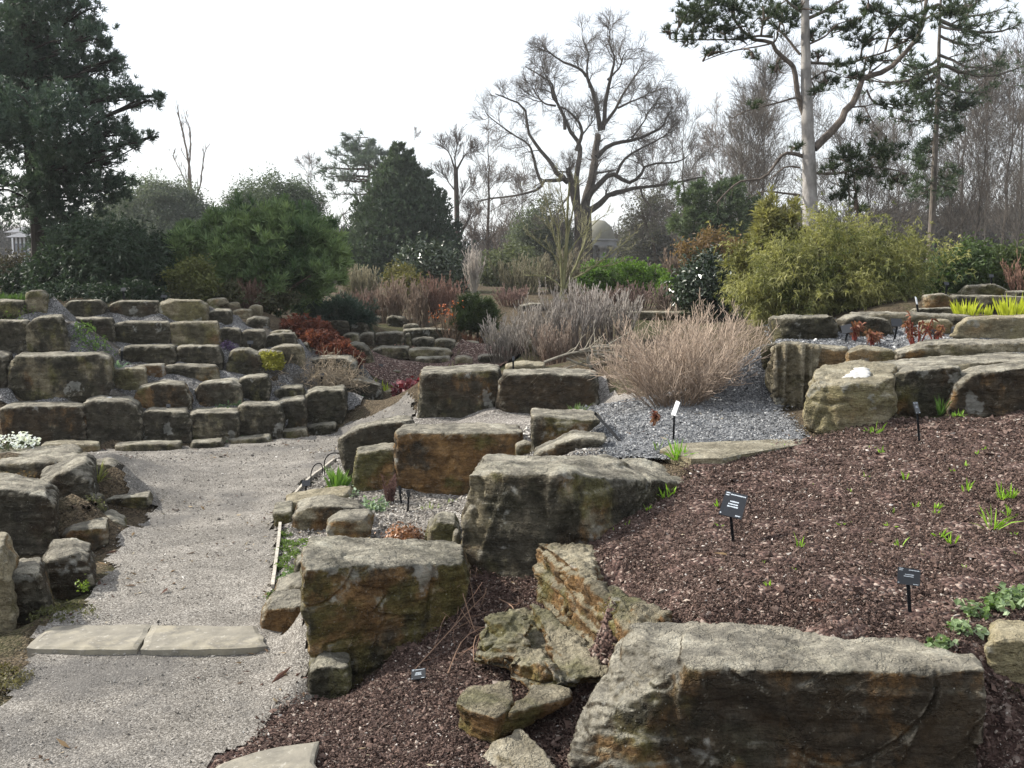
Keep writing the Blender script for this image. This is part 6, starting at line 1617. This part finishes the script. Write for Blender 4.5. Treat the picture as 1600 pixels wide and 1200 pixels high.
def slab(name, label, spec, z, th, cat, group=None, mtl=None, bulge=.006):
    """flat stone: outline as seen, at height z"""
    pts = np.array([Pz(*[float(v) for v in q.split(",")], z) for q in spec.split()])
    c = pts.mean(0)
    bm = bmesh.new()
    # jagged outline
    out = []
    for i in range(len(pts)):
        a, b_ = pts[i], pts[(i + 1) % len(pts)]
        k = max(2, int(np.linalg.norm(b_ - a) / .06))
        for j in range(k):
            q = a + (b_ - a) * j / k
            q = q + (c - q) / np.linalg.norm(c - q) * (.024 * perlin(q[None] * 8)[0] + .012 * perlin(q[None] * 27)[0])
            out.append(q - c)
    top = [bm.verts.new(q) for q in out]
    inn = [bm.verts.new((q[0] * .9, q[1] * .9, bulge + .004 * perlin(((q + c) * 7)[None])[0])) for q in out]
    low = [bm.verts.new((q[0] * .985, q[1] * .985, -th)) for q in out]
    n = len(out)
    for i in range(n):
        j = (i + 1) % n
        bm.faces.new((low[i], low[j], top[j], top[i]))
        bm.faces.new((top[i], top[j], inn[j], inn[i]))
    bm.faces.new(inn)
    me = bpy.data.meshes.new(name)
    bm.normal_update(); bm.to_mesh(me); bm.free()
    me.materials.append(mtl or M_SLAB)
    o = bpy.data.objects.new(name, me)
    o.location = c
    C.objects.link(o)
    for p_ in ('rust', 'moss', 'dark', 'pale'): o[p_] = {'rust': .1, 'moss': .25, 'dark': .1, 'pale': .35}[p_]
    o['crust'] = 1.0
    return tag(o, label, cat, group)
slab("stone_step", "left paving slab of the step across the path, with a chipped hollow", "37,1013 73,979 160,977 236,976 228,992 214,1015 130,1016", .034, .05, "step", "paving slabs of the step")
slab("stone_step", "right paving slab of the step across the path, ochre at its right end", "238,977 320,978 398,979 412,996 420,1010 350,1015 219,1015", .034, .05, "step", "paving slabs of the step")
slab("flat_stone", "pale flat stone at the bottom edge beside the path", "340,1196 400,1177 470,1162 497,1159 500,1210 470,1240 300,1235", .06, .08, "stone")
slab("flat_stone", "long flat buff stone between the bark bed and the gravel terrace", "1035,703 1050,694 1150,689 1255,685 1280,690 1200,703 1130,716 1078,717", .675, .06, "stone", None, M_ROCK)
# thin timber edging along the path
def edging():
    m_ = make_plain("weathered_edging", (.40, .37, .32), .85, .1, .3, 30)
    pts = []
    for px, py in [(426, 922), (429, 900), (433, 870), (436, 845), (438, 822)]: pts.append(hit(px, py))
    pts2 = [hit(px, py) for px, py in [(458, 779), (466, 770), (476, 759), (488, 747), (504, 736), (522, 722)]]
    for P_, lab in [(pts, "straight thin pale edging strip along the near right side of the path"), (pts2, "curved thin pale edging strip by the black hoops")]:
        q = resample(np.array(P_), 24); q[:, 2] = H(q[:, 0], q[:, 1])
        T = nrmz(np.gradient(q, axis=0)); Nn = nrmz(np.stack([-T[:, 1], T[:, 0], 0 * T[:, 0]], -1)) * .009
        v = np.concatenate([q - Nn + [0, 0, -.03], q - Nn + [0, 0, .028], q + Nn + [0, 0, .028], q + Nn + [0, 0, -.03]])
        n = len(q); i = np.arange(n - 1)
        f = np.concatenate([np.stack([i + a * n, i + 1 + a * n, i + 1 + b_ * n, i + b_ * n], -1) for a, b_ in ((0, 1), (1, 2), (2, 3))] + [np.array([[0, n, 2 * n, 3 * n], [n - 1, 4 * n - 1, 3 * n - 1, 2 * n - 1]])])
        mb = MB(); mb.add(v, f4=f)
        tag(mb.obj("path_edging", m_, None, q[0]), lab, "edging")
edging()
# plant labels: stake, tilted plate, lettering
def box(mb, c, u, v, w_, col=(1, 1, 1)):
    """box from centre and three half axes"""
    c, u, v, w_ = map(np.asarray, (c, u, v, w_))
    s = np.array([[-1, -1, -1], [1, -1, -1], [1, 1, -1], [-1, 1, -1], [-1, -1, 1], [1, -1, 1], [1, 1, 1], [-1, 1, 1]], float)
    mb.add(c + s[:, :1] * u + s[:, 1:2] * v + s[:, 2:] * w_, f4=[[0, 3, 2, 1], [4, 5, 6, 7], [0, 1, 5, 4], [1, 2, 6, 5], [2, 3, 7, 6], [3, 0, 4, 7]], col=col)
def plant_label(label, px, py, bpx, bpy_, wpx, hpx, yaw=0.0, tilt=.6, roll=0.0, d=None, lines=True, pale=False, gz=None):
    """plate centre (px, py), stake foot (bpx, bpy_) in the photograph"""
    b = hit(bpx, bpy_) if d is None else P(bpx, bpy_, d)
    d = b[1]; m = mpp(d)
    c = P(px, py, d)
    th = thing("plant_label", label, "plant label", b, "plant labels in the beds")
    R3 = Matrix.Rotation(yaw, 3, 'Z') @ Matrix.Rotation(-tilt, 3, 'X') @ Matrix.Rotation(roll, 3, 'Y')
    ux = np.array(R3 @ Vector((1, 0, 0))); uz = np.array(R3 @ Vector((0, 0, 1))); un = np.array(R3 @ Vector((0, 1, 0)))
    hw = wpx * m * .5; hh = hpx * m * .5 / max(math.cos(tilt), .45)
    mb = MB()
    box(mb, c, ux * hw, uz * hh, un * .0022)
    mb.obj("plate", make_pale() if pale else M_BLACK, th, b)
    s = MB()
    top = c - uz * hh * .8 + un * .004
    foot = b - np.array([0, 0, .05])
    ax = top - foot; L = np.linalg.norm(ax); ax = ax / L
    sx = nrmz(np.cross(ax, np.array([0, 1., 0])))
    sw = max(.006, .0022 * d / 2.4)
    box(s, (top + foot) / 2, sx * sw, ax * (L / 2), np.cross(sx, ax) * sw * .45)
    box(s, top + uz * hh * .3 + un * .004, ux * hw * .22, uz * hh * .3, un * .003)
    s.obj("stake", M_STAKE, th, b)
    if lines:
        t = MB()
        def words(x0, x1, y, hgt):
            x = x0
            while x < x1:
                w_ = min(rng.uniform(.045, .10), x1 - x)
                yy = y + rng.uniform(-.1, .1) * hgt
                box(t, c + ux * hw * (x + w_ / 2) + uz * hh * yy - un * .0028, ux * hw * w_ * .42, uz * hh * hgt * rng.uniform(.6, 1.0), un * .0006)
                x += w_ * 1.15
        words(-.88, -.52, .86, .05); words(-.88, -.58, .68, .05); words(-.05 if px > 1300 else -.45, .88, .78 , .05)
        words(-.36, .42, .22, .06); words(-.46, .40, .0, .06)
        if px < 1300: words(-.5, .45, -.2, .06)
        words(.4, .85, -.84, .05); words(-.95, -.82, -.84, .05)
        t.obj("lettering", M_INK, th, b)
_pm = []
def make_pale():
    if not _pm: _pm.append(make_plain("pale_label_back", (.62, .64, .66), .4, .5))
    return _pm[0]
plant_label("square grey-black label facing up, in the upper middle of the bark bed", 1146, 789, 1148, 848, 36, 32, -.15, .85, .26)
plant_label("tilted black label with white lettering at the lower right of the bark bed", 1420, 901, 1424, 962, 35, 25, -.1, .35, .12)
plant_label("narrow black label on a leaning stake before the round-shouldered boulder", 1432, 637, 1438, 692, 15, 18, .75, .35, .05)
plant_label("label turned away with a pale back, on the blue-grey gravel terrace", 1056, 638, 1052, 688, 11, 22, -1.1, .3, .15, lines=False, pale=True)
plant_label("small black label lying tilted on the lower bark bed", 654, 1053, 644, 1066, 24, 13, -.3, .7, -.25)
plant_label("dark grey label standing beside the tallest red peony", 1401, 504, 1396, 533, 17, 12, 0, .6, .05, lines=False)
plant_label("slanted label catching the light beside the slim red peony", 1323, 514, 1319, 534, 16, 13, -.5, .7, -.3, lines=False)
plant_label("edge-on black label in front of the mossy flat-topped boulder", 1252, 501, 1254, 531, 8, 14, 1.1, .3, .1, lines=False)
plant_label("dark label half hidden behind the low wide peony", 1460, 519, 1460, 532, 14, 8, 0, .5, 0, lines=False)
plant_label("small blue-grey label before the cracked rust-orange block", 638, 771, 637, 801, 7, 10, .9, .4, .1, lines=False)
plant_label("bent black label with a pale stake beside the cracked rust-orange block", 625, 765, 629, 789, 6, 12, 1.0, .3, .2, lines=False)
plant_label("blue-grey label at the curved edging beside the path", 478, 755, 477, 775, 13, 8, .1, .8, -.1, lines=False)
plant_label("tiny black corner of a label beside the silver-green rosettes", 554, 786, 552, 792, 7, 6, .5, .4, .4, lines=False)
for lab, px, py, bx, by, w_, h_, d in [("black label near the green ferny patch on the left wall", 114, 545, 114, 555, 9, 7, 10.9), ("slim black label on the gravel above the pale olive small block", 191, 545, 190, 557, 5, 7, 11.3),
        ("small black label above the rounded rusty boulder", 303, 597, 303, 606, 5, 5, 11.0), ("small black label above the grey streaked block", 348, 592, 348, 599, 5, 4, 11.2), ("tiny black label in front of the rounded rusty boulder", 263, 634, 262, 641, 7, 5, 10.45),
        ("blue-black label above the leaning boulder on the left wall", 391, 535, 390, 547, 9, 5, 12.0), ("dark label on the pale green speckled block's right end", 343, 527, 343, 538, 6, 5, 12.1), ("blue label in front of the dark feathery mound", 193, 452, 193, 462, 8, 5, 12.9),
        ("small label in front of the mound near the chiselled block", 256, 463, 256, 469, 9, 4, 13.2), ("black label by the lime green sedge", 594, 597, 594, 607, 4, 5, 13.6), ("thin black label stake in the reddish bed", 595, 571, 594, 590, 7, 4, 14.6),
        ("dark label in the back row, right of the bamboo", 1479, 443, 1478, 456, 8, 5, 12.2), ("blue label among the leafy bushes at the far right", 1549, 431, 1549, 442, 7, 5, 13.4), ("black label stake beyond the dark rust-seamed boulder", 802, 560, 802, 574, 4, 6, 11.4),
        ("white-backed label on the gravel above the rounded dark block", 169, 623, 168, 629, 10, 5, 10.35), ("small grey label at the sprawling shrub's left", 503, 586, 502, 594, 6, 5, 11.7), ("small dark label right of the top flat-topped block", 476, 496, 476, 503, 5, 4, 14.8)]:
    plant_label(lab, px, py, bx, by, w_, h_, rng.uniform(-.3, .3), .5, 0, d=d, lines=False, pale='white' in lab)
plant_label("leaning label on a white stake in front of the brown block", 1432, 470, 1437, 491, 7, 12, .9, .3, .25, d=10.6, lines=False, pale=True)
# black hoops and the fallen stake
def rod(name, label, spec, d, rpx, mtl, cat, smooth_n=18):
    p = limb(spec, d, smooth_n)
    mb = MB()
    tubes(mb, p[None], np.full((1, smooth_n), rpx * mpp(d)), 8, (1, 1, 1), 0)
    return tag(mb.obj(name, mtl, None, p[0], True), label, cat, "black hoops at the path edge" if 'hoop' in name else None)
rod("metal_hoop", "black metal hoop nearer the path edge", "486,760 486,740 490,729 497,724 503,727 504,740", 7.5, .9, M_STAKE, "hoop")
rod("metal_hoop", "black metal hoop against the dark leaning slab", "507,742 507,722 512,712 520,708 530,708", 7.7, .9, M_STAKE, "hoop")
def fallen_stake():
    a, b_ = P(930, 646, 6.6), P(975, 675, 6.15)
    b_[2] = float(H(b_[0], b_[1])) - .02
    mb = MB()
    ax = nrmz(b_ - a)
    u = nrmz(np.cross(ax, np.array([0, 1., 0])))
    box(mb, (a + b_) / 2, u * .009, (b_ - a) / 2, np.cross(u, ax) * .006)
    th = thing("fallen_label", "black label stake leaning out over the grey cracked boulder, its plate edge-on", "plant label", b_)
    mb.obj("stake", M_STAKE, th, b_)
    q = MB()
    box(q, a + np.array([-.005, 0, 0]), np.array([.003, .02, 0]), np.array([.008, 0, .035]), np.array([.0, .012, .0]))
    q.obj("plate", M_BLACK, th, b_)
fallen_stake()
# little domed temple and the far buildings
def temple():
    d = 60
    m = mpp(d)
    st = make_plain("grey_stone", (.30, .305, .31), .85, .15, .2, 1.5)
    lead = make_plain("dull_dome", (.20, .195, .16), .8, .2, .25, 1.0)
    base = at_ground(934, d)
    zt = EYE + (440 - 375) * m
    r = 30 * m
    th = thing("garden_temple", "small round domed stone temple half hidden behind the oak trunk", "temple", base)
    def lathe(prof, n=40):
        a = np.arange(n) * 2 * np.pi / n
        v = np.stack([np.stack([p_[0] * np.cos(a), p_[0] * np.sin(a), np.full(n, p_[1])], -1) for p_ in prof]) + np.array([base[0], base[1], 0])
        idx = np.arange(len(prof) * n).reshape(len(prof), n)
        q = np.stack([idx[:-1], np.roll(idx[:-1], -1, 1), np.roll(idx[1:], -1, 1), idx[1:]], -1).reshape(-1, 4)
        return v.reshape(-1, 3), q
    mb = MB(); v, q = lathe([(r * .86, zt), (r * .86, zt + 2 * m), (r * .8, zt + 12 * m), (r * .62, zt + 21 * m), (r * .35, zt + 28 * m), (0, zt + 30 * m)]); mb.add(v, f4=q)
    mb.obj("dome", lead, th, base, True)
    mb = MB(); v, q = lathe([(0, zt), (r * 1.02, zt), (r * 1.02, zt - 2.5 * m), (r * .95, zt - 3 * m), (r * .95, zt - 10 * m), (r * .75, zt - 10 * m)]); mb.add(v, f4=q)
    mb.obj("entablature", st, th, base)
    mb = MB(); v, q = lathe([(0, base[2] + .6), (r * 1.0, base[2] + .6), (r * 1.0, base[2] + .3), (r * 1.12, base[2] + .3), (r * 1.12, base[2] - .1)]); mb.add(v, f4=q)
    mb.obj("steps", st, th, base)
    for k in range(8):
        a = k * math.pi / 4 + .2
        cx, cy = base[0] + math.cos(a) * r * .85, base[1] + math.sin(a) * r * .85
        z0, z1 = base[2] + .6, zt - 10 * m
        pts = np.array([[[cx, cy, z0], [cx, cy, z0 + .12], [cx, cy, z0 + .14], [cx, cy, z1 - .2], [cx, cy, z1 - .18], [cx, cy, z1]]])
        mb = MB(); tubes(mb, pts, np.array([[.27, .27, .2, .175, .27, .27]]), 14, (1, 1, 1), 0)
        mb.obj("column", st, th, base, True)
temple()
def house():
    d = 75; m = mpp(d)
    base = at_ground(36, d)
    th = thing("timbered_house", "half-timbered white house with a grey roof far away at the left edge", "house", base)
    wm = make_plain("white_render", (.62, .63, .66), .9, .1, .08, 2.0); rm_ = make_plain("slate_roof", (.14, .145, .16), .8, .2, .2, 2.0); bm_ = make_plain("dark_timber", (.03, .026, .024), .8, .2); gm = make_plain("window_glass", (.10, .12, .15), .2, .6)
    x0, x1 = P(24, 440, d)[0], P(52, 440, d)[0]
    zb, zt = EYE + (440 - 398) * m - 3, EYE + (440 - 372) * m
    mb = MB(); box(mb, [(x0 + x1) / 2, d + 2.5, (base[2] + zt) / 2], [(x1 - x0) / 2, 0, 0], [0, 2.5, 0], [0, 0, (zt - base[2]) / 2]); mb.obj("wall", wm, th, base)
    def gable(xa, xb, z0, zr, ya, yb):
        xm = (ya + yb) / 2
        v = [[xa, ya, z0], [xb, ya, z0], [xb, yb, z0], [xa, yb, z0], [xa, xm, zr], [xb, xm, zr]]
        mb = MB(); mb.add(np.array(v), f4=[[0, 1, 5, 4], [2, 3, 4, 5], [0, 3, 2, 1]], f3=[[0, 4, 3], [1, 2, 5]]); mb.obj("roof", rm_, th, base)
    gable(x0 - .4, x1 + .5, zt + .004, EYE + (440 - 360) * m, d - .4, d + 5.4)
    xl0, xl1 = P(-10, 440, d)[0], P(23, 440, d)[0]
    mb = MB(); box(mb, [(xl0 + xl1) / 2, d + 5.5, (base[2] + zt + .5) / 2], [(xl1 - xl0) / 2, 0, 0], [0, 2.5, 0], [0, 0, (zt + .5 - base[2]) / 2]); mb.obj("wall", wm, th, base)
    gable(xl0 - .4, xl1 + .4, zt + .504, EYE + (440 - 350) * m, d + 2.6, d + 8.4)
    for k, fx in enumerate((.06, .28, .5, .72, .94)):
        mb = MB(); box(mb, [x0 + (x1 - x0) * fx, d - .03, (zb + 1.2 + zt) / 2], [.06, 0, 0], [0, .03, 0], [0, 0, (zt - zb - 1.2) / 2 - .01]); mb.obj("timber", bm_, th, base)
    for fx in (.17, .39, .61, .83):
        mb = MB(); box(mb, [x0 + (x1 - x0) * fx, d - .02, zt - .9], [.10, 0, 0], [0, .02, 0], [0, 0, .45]); mb.obj("window", gm, th, base)
house()
def wall_block():
    d = 46; m = mpp(d)
    st = make_plain("buff_stone", (.34, .30, .22), .9, .1, .2, 2.0); cp = make_plain("pale_coping", (.5, .48, .42), .9, .1, .15, 2.0)
    base = at_ground(534, d)
    th = thing("garden_pier", "buff stone gate pier with a pale cap beside the yew cone", "pier", base)
    zt = EYE + (440 - 390) * m
    mb = MB(); box(mb, [base[0], d, (base[2] + zt) / 2], [8 * m, 0, 0], [0, 8 * m, 0], [0, 0, (zt - base[2]) / 2]); mb.obj("shaft", st, th, base)
    mb = MB(); box(mb, [base[0], d, zt + 1.2 * m + .003], [10 * m, 0, 0], [0, 10 * m, 0], [0, 0, 1.2 * m]); mb.obj("cap", cp, th, base)
    b2 = at_ground(558, d - 1)
    th = thing("garden_wall", "low grey garden wall with a pale coping behind the buff shrub", "wall", b2)
    zt = EYE + (440 - 418) * m
    mb = MB(); box(mb, [b2[0], d - 1, (b2[2] + zt) / 2], [26 * m, 0, 0], [0, .25, 0], [0, 0, (zt - b2[2]) / 2]); mb.obj("base", make_plain("grey_wall", (.12, .12, .11), .9, .1, .25, 2.0), th, b2)
    mb = MB(); box(mb, [b2[0], d - 1, zt + 1.4 * m + .003], [27 * m, 0, 0], [0, .32, 0], [0, 0, 1.4 * m]); mb.obj("coping", cp, th, b2)
wall_block()
# ------------------------------------------------------------------ thin winter haze
def haze(density):
    mb = MB()
    box(mb, [0, 0, 12.5], [960, 0, 0], [0, 960, 0], [0, 0, 15.0])
    m, t, out = mat("haze")
    v = t.nodes.new("ShaderNodeVolumePrincipled")
    v.inputs['Color'].default_value = (.93, .96, 1.0, 1)
    v.inputs['Density'].default_value = density
    v.inputs['Anisotropy'].default_value = .3
    t.links.new(v.outputs[0], out.inputs[1])
    o = mb.obj("haze", m)
    o['kind'] = 'stuff'; o['label'] = "thin pale winter haze hanging over the whole garden"; o['category'] = "haze"
haze(.0007)
